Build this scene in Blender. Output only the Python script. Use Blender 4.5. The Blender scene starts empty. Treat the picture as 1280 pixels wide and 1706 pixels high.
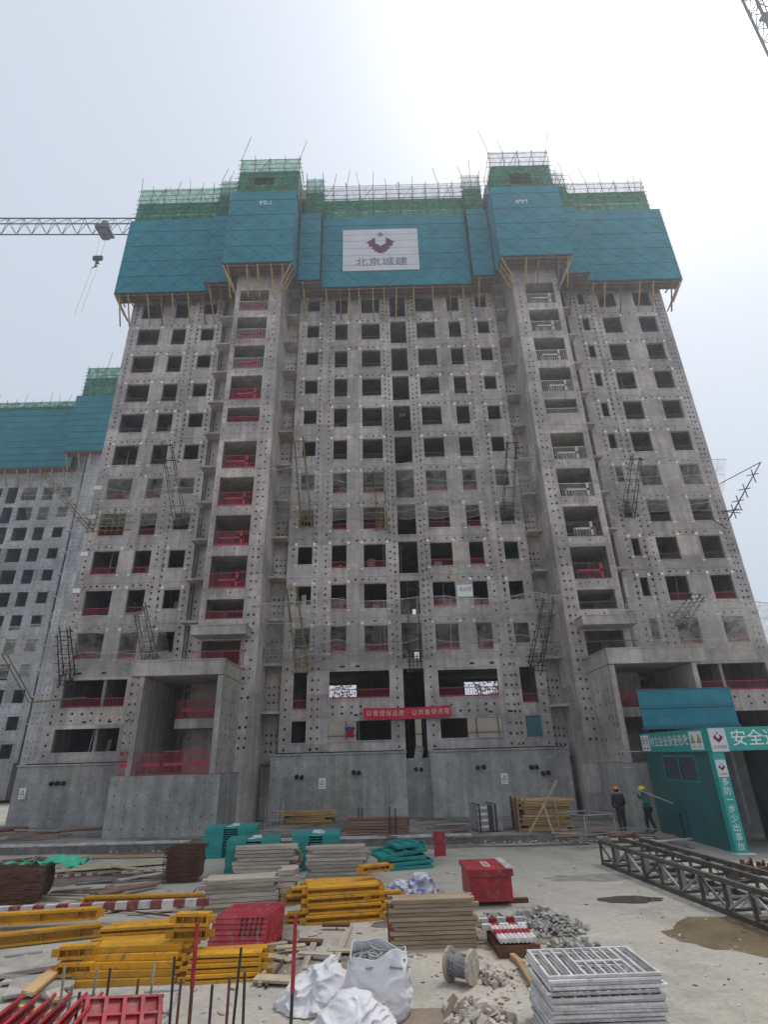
import bpy, bmesh, math, random
import numpy as np
from mathutils import Vector, Matrix, noise
random.seed(7)
SC = bpy.context.scene
COL = SC.collection
PI = math.pi

# ------------------------------------------------------------------ camera
TH = math.radians(24.0); FPX = 912.0; RHO = math.atan2(54, 2048); CAMH = 3.6
_R = Vector((1, 0, 0)); _F = Vector((0, math.cos(TH), math.sin(TH))); _U = Vector((0, -math.sin(TH), math.cos(TH)))
_r = _R * math.cos(RHO) - _U * math.sin(RHO); _u = _R * math.sin(RHO) + _U * math.cos(RHO)
CAM = Vector((0, 0, CAMH))
cd = bpy.data.cameras.new('camera'); cam = bpy.data.objects.new('camera', cd); COL.objects.link(cam)
cd.sensor_fit = 'HORIZONTAL'; cd.sensor_width = 36.0; cd.lens = 36.0 * FPX / 1280.0
cd.clip_start = 0.1; cd.clip_end = 3000
cam.matrix_world = Matrix(((_r.x, _u.x, -_F.x, CAM.x), (_r.y, _u.y, -_F.y, CAM.y), (_r.z, _u.z, -_F.z, CAM.z), (0, 0, 0, 1)))
SC.camera = cam

# ------------------------------------------------------------------ light
SUN_EL = math.radians(63); SUN_AZ = math.radians(50)      # azimuth from +Y towards +X
sdir = Vector((math.cos(SUN_EL) * math.sin(SUN_AZ), math.cos(SUN_EL) * math.cos(SUN_AZ), math.sin(SUN_EL)))
w = bpy.data.worlds.new('World'); SC.world = w; w.use_nodes = True
nt = w.node_tree; nt.nodes.clear()
out = nt.nodes.new('ShaderNodeOutputWorld'); bg = nt.nodes.new('ShaderNodeBackground')
sky = nt.nodes.new('ShaderNodeTexSky'); sky.sky_type = 'NISHITA'; sky.sun_disc = False
sky.sun_elevation = SUN_EL; sky.sun_rotation = SUN_AZ
sky.air_density = 1.0; sky.dust_density = 6.0; sky.ozone_density = 1.0
# thin overcast: the sky texture mixed with a pale veil that brightens towards the sun
tc = nt.nodes.new('ShaderNodeTexCoord')
dp = nt.nodes.new('ShaderNodeVectorMath'); dp.operation = 'DOT_PRODUCT'; dp.inputs[1].default_value = sdir
nt.links.new(tc.outputs['Generated'], dp.inputs[0])
def wmath(op, a, b):
    n = nt.nodes.new('ShaderNodeMath'); n.operation = op
    for i, v in enumerate((a, b)):
        if isinstance(v, (int, float)): n.inputs[i].default_value = v
        else: nt.links.new(v, n.inputs[i])
    return n.outputs[0]
d0 = wmath('MAXIMUM', dp.outputs['Value'], 0.0)
g1 = wmath('MULTIPLY', wmath('POWER', d0, 80.0), 10.0)
g2 = wmath('MULTIPLY', wmath('POWER', d0, 16.0), 1.8)
gl = wmath('ADD', wmath('ADD', g1, g2), 6.9)
veil = nt.nodes.new('ShaderNodeMixRGB'); veil.blend_type = 'MULTIPLY'; veil.inputs[0].default_value = 1
veil.inputs[1].default_value = (0.865, 0.955, 1.085, 1); nt.links.new(gl, veil.inputs[2])
mx = nt.nodes.new('ShaderNodeMixRGB'); mx.inputs[0].default_value = 0.82
nt.links.new(sky.outputs[0], mx.inputs[1]); nt.links.new(veil.outputs[0], mx.inputs[2])
nt.links.new(mx.outputs[0], bg.inputs[0]); bg.inputs[1].default_value = 0.10
nt.links.new(bg.outputs[0], out.inputs[0])
sl = bpy.data.lights.new('sun', 'SUN'); so = bpy.data.objects.new('sun', sl); COL.objects.link(so)
sl.energy = 1.6; sl.angle = math.radians(14); sl.color = (1.0, 0.96, 0.9)
so.rotation_euler = sdir.to_track_quat('Z', 'Y').to_euler()
SC.view_settings.view_transform = 'Standard'; SC.view_settings.look = 'None'
SC.view_settings.exposure = 0.28; SC.view_settings.gamma = 1.0; SC.view_settings.use_curve_mapping = False
SC.cycles.use_denoising = True
SC.cycles.max_bounces = 6; SC.cycles.transparent_max_bounces = 12

# ------------------------------------------------------------------ helpers
def ray(x, y): return _F + _r * ((x - 640) / FPX) + _u * ((853 - y) / FPX)
def G(x, y, z=0.0):
    d = ray(x, y); t = (z - CAMH) / d.z; p = CAM + d * t; return Vector((p.x, p.y, z))
def WY(x, y, Y):
    d = ray(x, y); return CAM + d * (Y / d.y)
def link(o): COL.objects.link(o); return o
def tag(o, label=None, cat=None, group=None, kind=None):
    if label: o['label'] = label
    if cat: o['category'] = cat
    if group: o['group'] = group
    if kind: o['kind'] = kind
    return o
def thing(name, label, cat, loc=(0, 0, 0), group=None, rz=0.0):
    o = link(bpy.data.objects.new(name, None)); o.location = loc; o.rotation_euler = (0, 0, rz)
    o.empty_display_size = 0.2
    return tag(o, label, cat, group)

class MB:
    """collects shapes of one mesh"""
    def __init__(s, org=(0, 0, 0)): s.v = []; s.f = []; s.m = []; s.o = Vector(org)
    def add(s, vs, fs, mi=0):
        n = len(s.v); s.v += [tuple(Vector(p) - s.o) for p in vs]
        s.f += [tuple(i + n for i in f) for f in fs]; s.m += [mi] * len(fs); return s
    def quad(s, a, b, c, d, mi=0): return s.add([a, b, c, d], [(0, 1, 2, 3)], mi)
    def box(s, x0, x1, y0, y1, z0, z1, mi=0, rot=None, at=None):
        vs = [Vector((x, y, z)) for z in (z0, z1) for y in (y0, y1) for x in (x0, x1)]
        if rot is not None: vs = [rot @ v for v in vs]
        if at is not None: vs = [v + Vector(at) for v in vs]
        return s.add(vs, [(0, 2, 3, 1), (4, 5, 7, 6), (0, 1, 5, 4), (2, 6, 7, 3), (0, 4, 6, 2), (1, 3, 7, 5)], mi)
    def tube(s, a, b, r, n=6, mi=0, r2=None):
        a = Vector(a); b = Vector(b); d = b - a
        if d.length < 1e-6: return s
        q = d.to_track_quat('Z', 'Y'); r2 = r if r2 is None else r2
        vs = []
        for c, rr in ((a, r), (b, r2)):
            for i in range(n):
                t = 2 * PI * i / n; vs.append(c + q @ Vector((rr * math.cos(t), rr * math.sin(t), 0)))
        fs = [(i, (i + 1) % n, n + (i + 1) % n, n + i) for i in range(n)] + [tuple(range(n))[::-1], tuple(range(n, 2 * n))]
        return s.add(vs, fs, mi)
    def beam(s, a, b, w, h, mi=0, up=(0, 0, 1)):
        """rectangular bar from a to b"""
        a = Vector(a); b = Vector(b); d = (b - a).normalized(); u = Vector(up)
        x = d.cross(u)
        if x.length < 1e-4: x = Vector((1, 0, 0))
        x.normalize(); u = x.cross(d).normalized()
        vs = [c + x * (sx * w / 2) + u * (sz * h / 2) for c in (a, b) for sx, sz in ((-1, -1), (1, -1), (1, 1), (-1, 1))]
        return s.add(vs, [(0, 3, 2, 1), (4, 5, 6, 7), (0, 1, 5, 4), (1, 2, 6, 5), (2, 3, 7, 6), (3, 0, 4, 7)], mi)
    def disc(s, c, nrm, r, n=8, mi=0, sx=1.0):
        q = Vector(nrm).to_track_quat('Z', 'Y'); c = Vector(c)
        return s.add([c + q @ Vector((r * sx * math.cos(2 * PI * i / n), r * math.sin(2 * PI * i / n), 0)) for i in range(n)], [tuple(range(n))], mi)
    def prism(s, pts, y0, y1, mi=0):
        """outline in x,z pulled from y0 to y1"""
        n = len(pts)
        vs = [(x, y0, z) for x, z in pts] + [(x, y1, z) for x, z in pts]
        return s.add(vs, [tuple(range(n)), tuple(range(2 * n - 1, n - 1, -1))] + [(i, i + n, (i + 1) % n + n, (i + 1) % n) for i in range(n)], mi)
    def mesh(s, name, mats, smooth=False):
        me = bpy.data.meshes.new(name); me.from_pydata(s.v, [], s.f)
        for m in (mats if isinstance(mats, (list, tuple)) else [mats]): me.materials.append(m)
        me.polygons.foreach_set('material_index', s.m)
        if smooth: me.polygons.foreach_set('use_smooth', [True] * len(s.f))
        me.update(); return me
    def build(s, name, mats, parent=None, smooth=False, bevel=0):
        o = link(bpy.data.objects.new(name, s.mesh(name, mats, smooth)))
        if parent is not None: o.parent = parent
        else: o.location = s.o
        if bevel:
            b = o.modifiers.new('bevel', 'BEVEL'); b.width = bevel; b.segments = 2; b.limit_method = 'ANGLE'
        return o

def wall(mb, x0, x1, z0, z1, Y, holes, t=0.2, mi=0, ax='x'):
    """wall sheet with real thickness and rectangular holes; ax 'x': along X at depth Y, 'y': along Y at X"""
    xs = sorted({x0, x1} | {h[i] for h in holes for i in (0, 1) if x0 < h[i] < x1})
    zs = sorted({z0, z1} | {h[i] for h in holes for i in (2, 3) if z0 < h[i] < z1})
    def P(a, b, c): return (a, b, c) if ax == 'x' else (b, a, c)
    n, m = len(xs) - 1, len(zs) - 1
    sol = [[not any(h[0] < (xs[i] + xs[i + 1]) / 2 < h[1] and h[2] < (zs[j] + zs[j + 1]) / 2 < h[3] for h in holes) for j in range(m)] for i in range(n)]
    for i in range(n):
        j = 0
        while j < m:
            if not sol[i][j]: j += 1; continue
            k = j
            while k < m and sol[i][k]: k += 1
            a, b, c, d = xs[i], xs[i + 1], zs[j], zs[k]
            mb.quad(P(a, Y, c), P(b, Y, c), P(b, Y, d), P(a, Y, d), mi)
            mb.quad(P(a, Y + t, c), P(a, Y + t, d), P(b, Y + t, d), P(b, Y + t, c), mi)
            j = k
    for i in range(n):
        for j in range(m):
            if not sol[i][j]: continue
            a, b, c, d = xs[i], xs[i + 1], zs[j], zs[j + 1]
            if i == 0 or not sol[i - 1][j]: mb.quad(P(a, Y, c), P(a, Y, d), P(a, Y + t, d), P(a, Y + t, c), mi)
            if i == n - 1 or not sol[i + 1][j]: mb.quad(P(b, Y, c), P(b, Y + t, c), P(b, Y + t, d), P(b, Y, d), mi)
            if j == 0 or not sol[i][j - 1]: mb.quad(P(a, Y, c), P(a, Y + t, c), P(b, Y + t, c), P(b, Y, c), mi)
            if j == m - 1 or not sol[i][j + 1]: mb.quad(P(a, Y, d), P(b, Y, d), P(b, Y + t, d), P(a, Y + t, d), mi)

# ------------------------------------------------------------------ materials
class NT:
    def __init__(s, name):
        s.mat = bpy.data.materials.new(name); s.mat.use_nodes = True; s.t = s.mat.node_tree
        s.b = s.t.nodes['Principled BSDF']; s.out = s.t.nodes['Material Output']
    def n(s, typ, **kw):
        x = s.t.nodes.new(typ)
        for k, v in kw.items(): setattr(x, k, v)
        return x
    def l(s, a, b): s.t.links.new(a, b)
    def math(s, op, a, b=0.0, c=None):
        x = s.n('ShaderNodeMath', operation=op)
        for i, v in enumerate((a, b) if c is None else (a, b, c)):
            if isinstance(v, (int, float)): x.inputs[i].default_value = v
            else: s.l(v, x.inputs[i])
        return x.outputs[0]
    def noise(s, vec, scale, detail=4, rough=0.55):
        x = s.n('ShaderNodeTexNoise'); x.inputs['Scale'].default_value = scale; x.inputs['Detail'].default_value = detail
        x.inputs['Roughness'].default_value = rough; s.l(vec, x.inputs['Vector']); return x.outputs['Fac']
    def ramp(s, fac, a, b, lo=0.3, hi=0.7):
        x = s.n('ShaderNodeMapRange'); x.inputs[1].default_value = lo; x.inputs[2].default_value = hi
        x.inputs[3].default_value = a; x.inputs[4].default_value = b; s.l(fac, x.inputs[0]); return x.outputs[0]
    def mix(s, fac, a, b, bt='MIX'):
        x = s.n('ShaderNodeMixRGB', blend_type=bt)
        for i, v in enumerate((fac, a, b)):
            if isinstance(v, (int, float)): x.inputs[i].default_value = v
            elif isinstance(v, tuple): x.inputs[i].default_value = (*v, 1) if len(v) == 3 else v
            else: s.l(v, x.inputs[i])
        return x.outputs[0]
    def bump(s, h, strength=0.3, dist=0.02):
        x = s.n('ShaderNodeBump'); x.inputs['Strength'].default_value = strength; x.inputs['Distance'].default_value = dist
        s.l(h, x.inputs['Height']); s.l(x.outputs[0], s.b.inputs['Normal'])

def mat(name, col, rough=0.75, metal=0.0, var=0.22, scale=2.5, bump=0.15, bscale=30.0, rand=0.0, stretch=(1, 1, 1), dirt=None, dscale=1.5, dlo=0.5, dhi=0.7):
    m = NT(name); tcn = m.n('ShaderNodeTexCoord'); oi = m.n('ShaderNodeObjectInfo')
    mp = m.n('ShaderNodeMapping'); mp.inputs['Scale'].default_value = stretch
    off = m.n('ShaderNodeVectorMath', operation='SCALE'); off.inputs[0].default_value = (17.3, 9.1, 5.7); m.l(oi.outputs['Random'], off.inputs['Scale'])
    ad = m.n('ShaderNodeVectorMath', operation='ADD'); m.l(tcn.outputs['Object'], ad.inputs[0]); m.l(off.outputs[0], ad.inputs[1])
    m.l(ad.outputs[0], mp.inputs['Vector']); vec = mp.outputs[0]
    n1 = m.noise(vec, scale, 5); n2 = m.noise(vec, scale * 9, 3)
    f = m.math('MULTIPLY', m.ramp(n1, 1 - var, 1 + var), m.ramp(n2, 1 - var * 0.5, 1 + var * 0.5))
    if rand: f = m.math('MULTIPLY', f, m.ramp(oi.outputs['Random'], 1 - rand, 1 + rand, 0, 1))
    c = m.mix(1.0, tuple(col), f, 'MULTIPLY')
    if dirt: c = m.mix(m.ramp(m.noise(vec, dscale, 6, 0.65), 0, 0.85, dlo, dhi), c, tuple(dirt))
    m.l(c, m.b.inputs['Base Color']); m.b.inputs['Roughness'].default_value = rough; m.b.inputs['Metallic'].default_value = metal
    if bump: m.bump(m.noise(vec, bscale, 4), bump)
    return m.mat

def concrete(name, col, panel=(0.62, 2.92), z0=0.0, line=0.86, tone=0.16):
    m = NT(name); tcn = m.n('ShaderNodeTexCoord'); sp = m.n('ShaderNodeSeparateXYZ'); m.l(tcn.outputs['Object'], sp.inputs[0])
    h = m.math('ADD', sp.outputs['X'], sp.outputs['Y']); z = m.math('ADD', sp.outputs['Z'], z0 + 100 * panel[1])
    hx = m.math('DIVIDE', h, panel[0]); zz = m.math('DIVIDE', z, panel[1])
    lx = m.math('LESS_THAN', m.math('FRACT', m.math('ADD', hx, 500.0)), 0.025)
    lz = m.math('LESS_THAN', m.math('FRACT', zz), 0.009)
    cmb = m.n('ShaderNodeCombineXYZ'); m.l(m.math('FLOOR', m.math('DIVIDE', h, panel[0] * 3)), cmb.inputs[0]); m.l(m.math('FLOOR', m.math('MULTIPLY', zz, 2.0)), cmb.inputs[1])
    wn = m.n('ShaderNodeTexWhiteNoise', noise_dimensions='3D'); m.l(cmb.outputs[0], wn.inputs['Vector'])
    vec = tcn.outputs['Object']
    mp = m.n('ShaderNodeMapping'); mp.inputs['Scale'].default_value = (2.6, 2.6, 0.16); m.l(vec, mp.inputs['Vector'])
    big = m.ramp(m.noise(vec, 0.28, 6, 0.62), 0.70, 1.26); med = m.ramp(m.noise(vec, 1.9, 7, 0.7), 0.76, 1.2)
    st = m.ramp(m.noise(mp.outputs[0], 1.0, 6, 0.65), 0.68, 1.14)
    fine = m.ramp(m.noise(vec, 22, 3), 0.93, 1.07)
    f = m.math('MULTIPLY', m.math('MULTIPLY', big, med), m.math('MULTIPLY', st, fine))
    f = m.math('MULTIPLY', f, m.ramp(wn.outputs['Value'], 1 - tone, 1 + tone, 0, 1))
    ln = m.math('MAXIMUM', m.math('MULTIPLY', lx, 0.45), lz)
    f = m.math('MULTIPLY', f, m.ramp(ln, 1.0, line - 0.12, 0, 1))
    c = m.mix(1.0, tuple(col), f, 'MULTIPLY')
    tint = m.mix(m.ramp(wn.outputs['Color'], 0.0, 0.5, 0.6, 0.95), c, m.mix(1.0, c, (1.0, 0.97, 0.76), 'MULTIPLY'))
    tint = m.mix(m.ramp(m.noise(vec, 0.16, 5, 0.6), 0.0, 0.55, 0.48, 0.66), tint, m.mix(1.0, tint, (1.04, 0.93, 0.95), 'MULTIPLY'))
    tint = m.mix(m.ramp(m.noise(mp.outputs[0], 2.3, 7, 0.7), 0.0, 0.5, 0.58, 0.74), tint, m.mix(1.0, tint, (0.45, 0.43, 0.41), 'MULTIPLY'))
    tint = m.mix(m.ramp(m.noise(vec, 3.1, 7, 0.75), 0.0, 0.5, 0.57, 0.72), tint, (0.56, 0.535, 0.5))
    m.l(tint, m.b.inputs['Base Color']); m.b.inputs['Roughness'].default_value = 0.88
    m.bump(m.noise(vec, 14, 5), 0.25, 0.02)
    return m.mat

def netmat(name, col, alpha, lines=None, fray=0.0):
    """fine mesh cloth: lets part of the light and view through"""
    m = NT(name); tcn = m.n('ShaderNodeTexCoord'); vec = tcn.outputs['Object']
    f = m.math('MULTIPLY', m.ramp(m.noise(vec, 0.5, 5, 0.6), 0.8, 1.2), m.ramp(m.noise(vec, 6, 4), 0.9, 1.1))
    if lines:
        sp = m.n('ShaderNodeSeparateXYZ'); m.l(vec, sp.inputs[0])
        fz = m.math('FRACT', m.math('ADD', m.math('DIVIDE', sp.outputs['Z'], lines), 100.0))
        f = m.math('MULTIPLY', f, m.ramp(m.math('LESS_THAN', fz, 0.05), 1.0, 0.7, 0, 1))
    c = m.mix(1.0, tuple(col), f, 'MULTIPLY'); m.l(c, m.b.inputs['Base Color']); m.b.inputs['Roughness'].default_value = 0.8
    tr = m.n('ShaderNodeBsdfTranslucent'); m.l(c, tr.inputs[0])
    ms = m.n('ShaderNodeMixShader'); ms.inputs[0].default_value = 0.35; m.l(m.b.outputs[0], ms.inputs[1]); m.l(tr.outputs[0], ms.inputs[2])
    tp = m.n('ShaderNodeBsdfTransparent'); m2 = m.n('ShaderNodeMixShader')
    if fray:
        a = m.ramp(m.noise(vec, 1.4, 6, 0.7), alpha - fray, alpha + fray, 0.35, 0.65); m.l(a, m2.inputs[0])
    else: m2.inputs[0].default_value = alpha
    m.l(tp.outputs[0], m2.inputs[1]); m.l(ms.outputs[0], m2.inputs[2]); m.l(m2.outputs[0], m.out.inputs[0])
    return m.mat

CON = concrete('facade_concrete', (0.475, 0.42, 0.395), line=0.86, tone=0.2)
CONB = concrete('base_concrete', (0.36, 0.355, 0.335), panel=(0.9, 1.75), z0=0.0, tone=0.07)
CONT = concrete('smooth_concrete', (0.445, 0.405, 0.37), panel=(1.2, 2.92), line=0.95, tone=0.08)
CONN = concrete('far_concrete', (0.46, 0.455, 0.46))
HOLE_SHADE = mat('hole_shade_dark', (0.015, 0.014, 0.014), var=0.1, bump=0)
PLUG = mat('white_plug', (0.78, 0.77, 0.74), var=0.1, bump=0)
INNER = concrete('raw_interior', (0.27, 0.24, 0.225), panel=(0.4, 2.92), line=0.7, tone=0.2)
REDP = mat('red_paint', (0.33, 0.016, 0.026), 0.5, rand=0.15, var=0.3, bump=0.08, dirt=(0.27, 0.12, 0.1), dscale=6.0, dlo=0.55, dhi=0.66)
REDR = mat('red_railing', (0.36, 0.018, 0.04), 0.5, bump=0)
DARKR = mat('dark_railing', (0.10, 0.06, 0.06), 0.6, bump=0)
WHITER = mat('pale_railing', (0.5, 0.45, 0.43), 0.6, bump=0)
TEALN = netmat('teal_mesh', (0.055, 0.33, 0.41), 0.93, lines=0.93)
TEALD = mat('teal_rib', (0.02, 0.12, 0.15), 0.7, bump=0)
GREENN = netmat('green_mesh', (0.06, 0.36, 0.2), 0.62, fray=0.28)
GREENT = netmat('thin_green_mesh', (0.2, 0.5, 0.33), 0.5, fray=0.14)
GREYN = netmat('grey_thin_mesh', (0.42, 0.43, 0.42), 0.3, fray=0.1)
CATCH = netmat('catch_mesh', (0.6, 0.58, 0.55), 0.12, fray=0.11)
POLE = mat('scaffold_pole', (0.09, 0.1, 0.09), 0.6, 0.3, bump=0)
YELLOW = mat('yellow_steel', (0.60, 0.29, 0.012), 0.45, rand=0.18, var=0.15, bump=0.05, dirt=(0.27, 0.17, 0.09), dscale=7.0, dlo=0.55, dhi=0.64)
YBRK = mat('yellow_bracket', (0.40, 0.27, 0.12), 0.65, bump=0)
PLANKD = mat('deck_plank', (0.2, 0.12, 0.08), 0.85)
REBAR = mat('dark_rebar', (0.06, 0.05, 0.045), 0.7, 0.4, bump=0)
REBARY = mat('ochre_rebar', (0.2, 0.16, 0.05), 0.7, 0.2, bump=0)
RUST = mat('rusty_steel', (0.13, 0.06, 0.035), 0.85, 0.1, rand=0.2, bump=0.4)
RUSTD = mat('rust_mesh', (0.085, 0.042, 0.028), 0.95, var=0.5, scale=9, bump=0.8, bscale=45)
TIMBER = mat('weathered_timber', (0.34, 0.25, 0.165), 0.9, var=0.3, rand=0.28, stretch=(0.5, 6, 6), scale=2.2, bump=0.35, dirt=(0.17, 0.14, 0.12), dlo=0.55, dhi=0.8)
TIMBERG = mat('grey_timber', (0.42, 0.355, 0.29), 0.9, var=0.3, rand=0.22, stretch=(0.5, 6, 6), scale=2.2, bump=0.35, dirt=(0.2, 0.17, 0.15), dlo=0.55, dhi=0.8)
WOODY = mat('fresh_timber', (0.42, 0.27, 0.12), 0.85, var=0.25, rand=0.25, stretch=(0.5, 6, 6), scale=2.2, bump=0.25)
WOODR = mat('reddish_timber', (0.24, 0.14, 0.10), 0.9, var=0.3, rand=0.25, stretch=(0.5, 6, 6), scale=2.2, bump=0.25)
PLY = mat('plywood', (0.42, 0.36, 0.24), 0.85, var=0.2, rand=0.15, bump=0.1)
TEALP = mat('teal_paint', (0.018, 0.26, 0.235), 0.45, rand=0.12, var=0.12, bump=0.06, dirt=(0.16, 0.3, 0.28), dscale=3, dlo=0.6, dhi=0.85)
BOOTHG = mat('booth_teal', (0.025, 0.125, 0.125), 0.5, var=0.2, scale=1.0, bump=0.05, dirt=(0.09, 0.12, 0.115), dscale=2.2, dlo=0.5, dhi=0.75)
SIGNT = mat('sign_teal', (0.02, 0.33, 0.29), 0.5, var=0.06, bump=0)
WHITE = mat('white_paint', (0.78, 0.77, 0.75), 0.6, var=0.06, bump=0)
WHITED = mat('dirty_white_paint', (0.62, 0.59, 0.58), 0.7, rand=0.15, var=0.25, bump=0.15, dirt=(0.2, 0.16, 0.14), dscale=5, dlo=0.5, dhi=0.75)
BAG = mat('woven_white_bag', (0.66, 0.64, 0.65), 0.6, var=0.08, bump=0.3, bscale=18)
BLUEW = mat('printed_sack', (0.6, 0.6, 0.62), 0.5, var=0.1, bump=0.2, dirt=(0.04, 0.11, 0.42), dscale=4, dlo=0.52, dhi=0.56)
RUBBLE = mat('broken_concrete', (0.36, 0.34, 0.31), 0.95, var=0.3, scale=5, bump=0.5)
RUBBLED = mat('dusty_rubble', (0.46, 0.41, 0.35), 0.95, var=0.25, scale=5, bump=0.5)
STEELD = mat('dark_truss_steel', (0.095, 0.085, 0.075), 0.6, 0.3, var=0.4, scale=3, dirt=(0.3, 0.28, 0.26), dscale=6, dlo=0.6, dhi=0.8)
STEELG = mat('galvanised_pipe', (0.42, 0.41, 0.39), 0.45, 0.6, var=0.2, bump=0.1)
CATCHD = netmat('bunched_mesh', (0.66, 0.65, 0.62), 0.2, fray=0.18)
GREYP = mat('grey_panel', (0.3, 0.29, 0.29), 0.6, 0.2, var=0.2, rand=0.2)
BLACKP = mat('black_pipe', (0.012, 0.012, 0.012), 0.5, bump=0)
BANNER = mat('banner_cloth', (0.5, 0.012, 0.05), 0.7, var=0.1, bump=0.1)
PINKT = mat('pale_lettering', (0.8, 0.5, 0.45), 0.7, var=0.05, bump=0)
LOGO = mat('emblem_red', (0.11, 0.014, 0.03), 0.6, var=0.05, bump=0)
LOGOG = mat('emblem_grey', (0.16, 0.17, 0.19), 0.6, var=0.05, bump=0)
SIGNW = mat('sheet_white', (0.62, 0.6, 0.62), 0.7, var=0.06, scale=0.6, bump=0)
MAGENTA = mat('magenta_print', (0.5, 0.08, 0.25), 0.6, bump=0)
YSIGN = mat('warning_yellow', (0.75, 0.55, 0.06), 0.6, bump=0)
GLASS = mat('dark_glazing', (0.05, 0.06, 0.07), 0.12, bump=0)
CRANE = mat('crane_steel', (0.10, 0.10, 0.12), 0.6, bump=0)
TRUNK = mat('bark', (0.1, 0.08, 0.06), 0.95)
LEAF = mat('leaf', (0.07, 0.10, 0.035), 0.8, var=0.4, scale=0.8)
SKIN = mat('skin', (0.42, 0.26, 0.19), 0.6, bump=0)
CLOTHD = mat('dark_cloth', (0.03, 0.022, 0.024), 0.9, bump=0.2)
CLOTHT = mat('teal_cloth', (0.035, 0.13, 0.13), 0.9, bump=0.2)
CLOTHB = mat('black_cloth', (0.018, 0.018, 0.02), 0.9, bump=0.2)
HELO = mat('orange_helmet', (0.75, 0.2, 0.02), 0.4, bump=0)
HELY = mat('lime_helmet', (0.55, 0.55, 0.03), 0.4, bump=0)
TARP = mat('green_tarp', (0.04, 0.4, 0.24), 0.6, var=0.2, bump=0.2)

def txt(s, size, bold=0.0):
    """a line of lettering as mesh data, centred, in the x,z plane facing -y"""
    cu = bpy.data.curves.new('lettering', 'FONT'); cu.body = s; cu.size = size; cu.align_x = 'CENTER'; cu.align_y = 'CENTER'
    cu.resolution_u = 3; cu.offset = bold
    o = bpy.data.objects.new('lettering', cu); COL.objects.link(o)
    dg = bpy.context.evaluated_depsgraph_get(); me = bpy.data.meshes.new_from_object(o.evaluated_get(dg))
    bpy.data.objects.remove(o); bpy.data.curves.remove(cu)
    me.transform(Matrix.Rotation(PI / 2, 4, 'X')); return me
def lettering(s, size, loc, m, parent, rz=0.0, bold=0.0, sx=1.0, name='lettering', rx=0.0):
    me = txt(s, size, bold); me.materials.clear(); me.materials.append(m)
    if sx != 1.0: me.transform(Matrix.Scale(sx, 4, (1, 0, 0)))
    o = link(bpy.data.objects.new(name, me)); o.parent = parent; o.location = loc; o.rotation_euler = (rx, 0, rz); return o

# ------------------------------------------------------------------ ground
gm = NT('yard_concrete'); tcn = gm.n('ShaderNodeTexCoord'); vec = tcn.outputs['Object']
c1 = gm.mix(gm.ramp(gm.noise(vec, 0.11, 6, 0.6), 0, 1, 0.35, 0.68), (0.38, 0.355, 0.315), (0.475, 0.43, 0.345))
c1 = gm.mix(gm.ramp(gm.noise(vec, 0.33, 7, 0.68), 0, 0.85, 0.5, 0.66), c1, (0.25, 0.235, 0.21))
c1 = gm.mix(gm.ramp(gm.noise(vec, 1.3, 7, 0.7), 0, 0.5, 0.52, 0.72), c1, (0.56, 0.53, 0.48))
mpn = gm.n('ShaderNodeMapping'); mpn.inputs['Scale'].default_value = (1.5, 0.25, 1); mpn.inputs['Rotation'].default_value = (0, 0, 0.5); gm.l(vec, mpn.inputs['Vector'])
c1 = gm.mix(gm.ramp(gm.noise(mpn.outputs[0], 0.9, 6, 0.7), 0, 0.45, 0.55, 0.75), c1, (0.25, 0.23, 0.2))
c1 = gm.mix(1.0, c1, gm.ramp(gm.noise(vec, 9, 5, 0.7), 0.82, 1.14), 'MULTIPLY')
vo = gm.n('ShaderNodeTexVoronoi', feature='DISTANCE_TO_EDGE'); vo.inputs['Scale'].default_value = 0.16
wob = gm.n('ShaderNodeVectorMath', operation='ADD'); nz_ = gm.n('ShaderNodeTexNoise'); nz_.inputs['Scale'].default_value = 1.2; nz_.inputs['Detail'].default_value = 5; gm.l(vec, nz_.inputs['Vector'])
gm.l(vec, wob.inputs[0]); gm.l(nz_.outputs['Color'], wob.inputs[1]); gm.l(wob.outputs[0], vo.inputs['Vector'])
crk = gm.math('MULTIPLY', gm.math('LESS_THAN', vo.outputs['Distance'], 0.0022), gm.ramp(gm.noise(vec, 0.4, 3), 0, 1, 0.45, 0.6))
c1 = gm.mix(gm.math('MULTIPLY', crk, 0.55), c1, (0.16, 0.145, 0.125))
wv = gm.n('ShaderNodeTexWave', bands_direction='X'); wv.inputs['Scale'].default_value = 0.09; wv.inputs['Distortion'].default_value = 3.5; wv.inputs['Detail'].default_value = 2; wv.inputs['Detail Scale'].default_value = 0.4
rt = gm.n('ShaderNodeMapping'); rt.inputs['Rotation'].default_value = (0, 0, -0.45); gm.l(vec, rt.inputs['Vector']); gm.l(rt.outputs[0], wv.inputs['Vector'])
trk = gm.math('MULTIPLY', gm.ramp(wv.outputs['Fac'], 0, 1, 0.86, 0.98), gm.ramp(gm.noise(vec, 2.6, 6, 0.75), 0, 0.55, 0.42, 0.6))
c1 = gm.mix(trk, c1, (0.27, 0.245, 0.21))
c1 = gm.mix(gm.ramp(gm.noise(vec, 4.5, 7, 0.75), 0, 0.6, 0.6, 0.7), c1, (0.22, 0.2, 0.17))
gm.l(c1, gm.b.inputs['Base Color']); gm.b.inputs['Roughness'].default_value = 0.85; gm.bump(gm.noise(vec, 18, 6, 0.7), 0.35, 0.02)
dm = NT('damp_dirt'); tcn = dm.n('ShaderNodeTexCoord'); vec = tcn.outputs['Object']
c2 = dm.mix(dm.ramp(dm.noise(vec, 0.5, 7, 0.65), 0, 1, 0.4, 0.62), (0.12, 0.105, 0.09), (0.31, 0.285, 0.25))
c2 = dm.mix(1.0, c2, dm.ramp(dm.noise(vec, 6, 5, 0.7), 0.7, 1.25), 'MULTIPLY')
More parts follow.
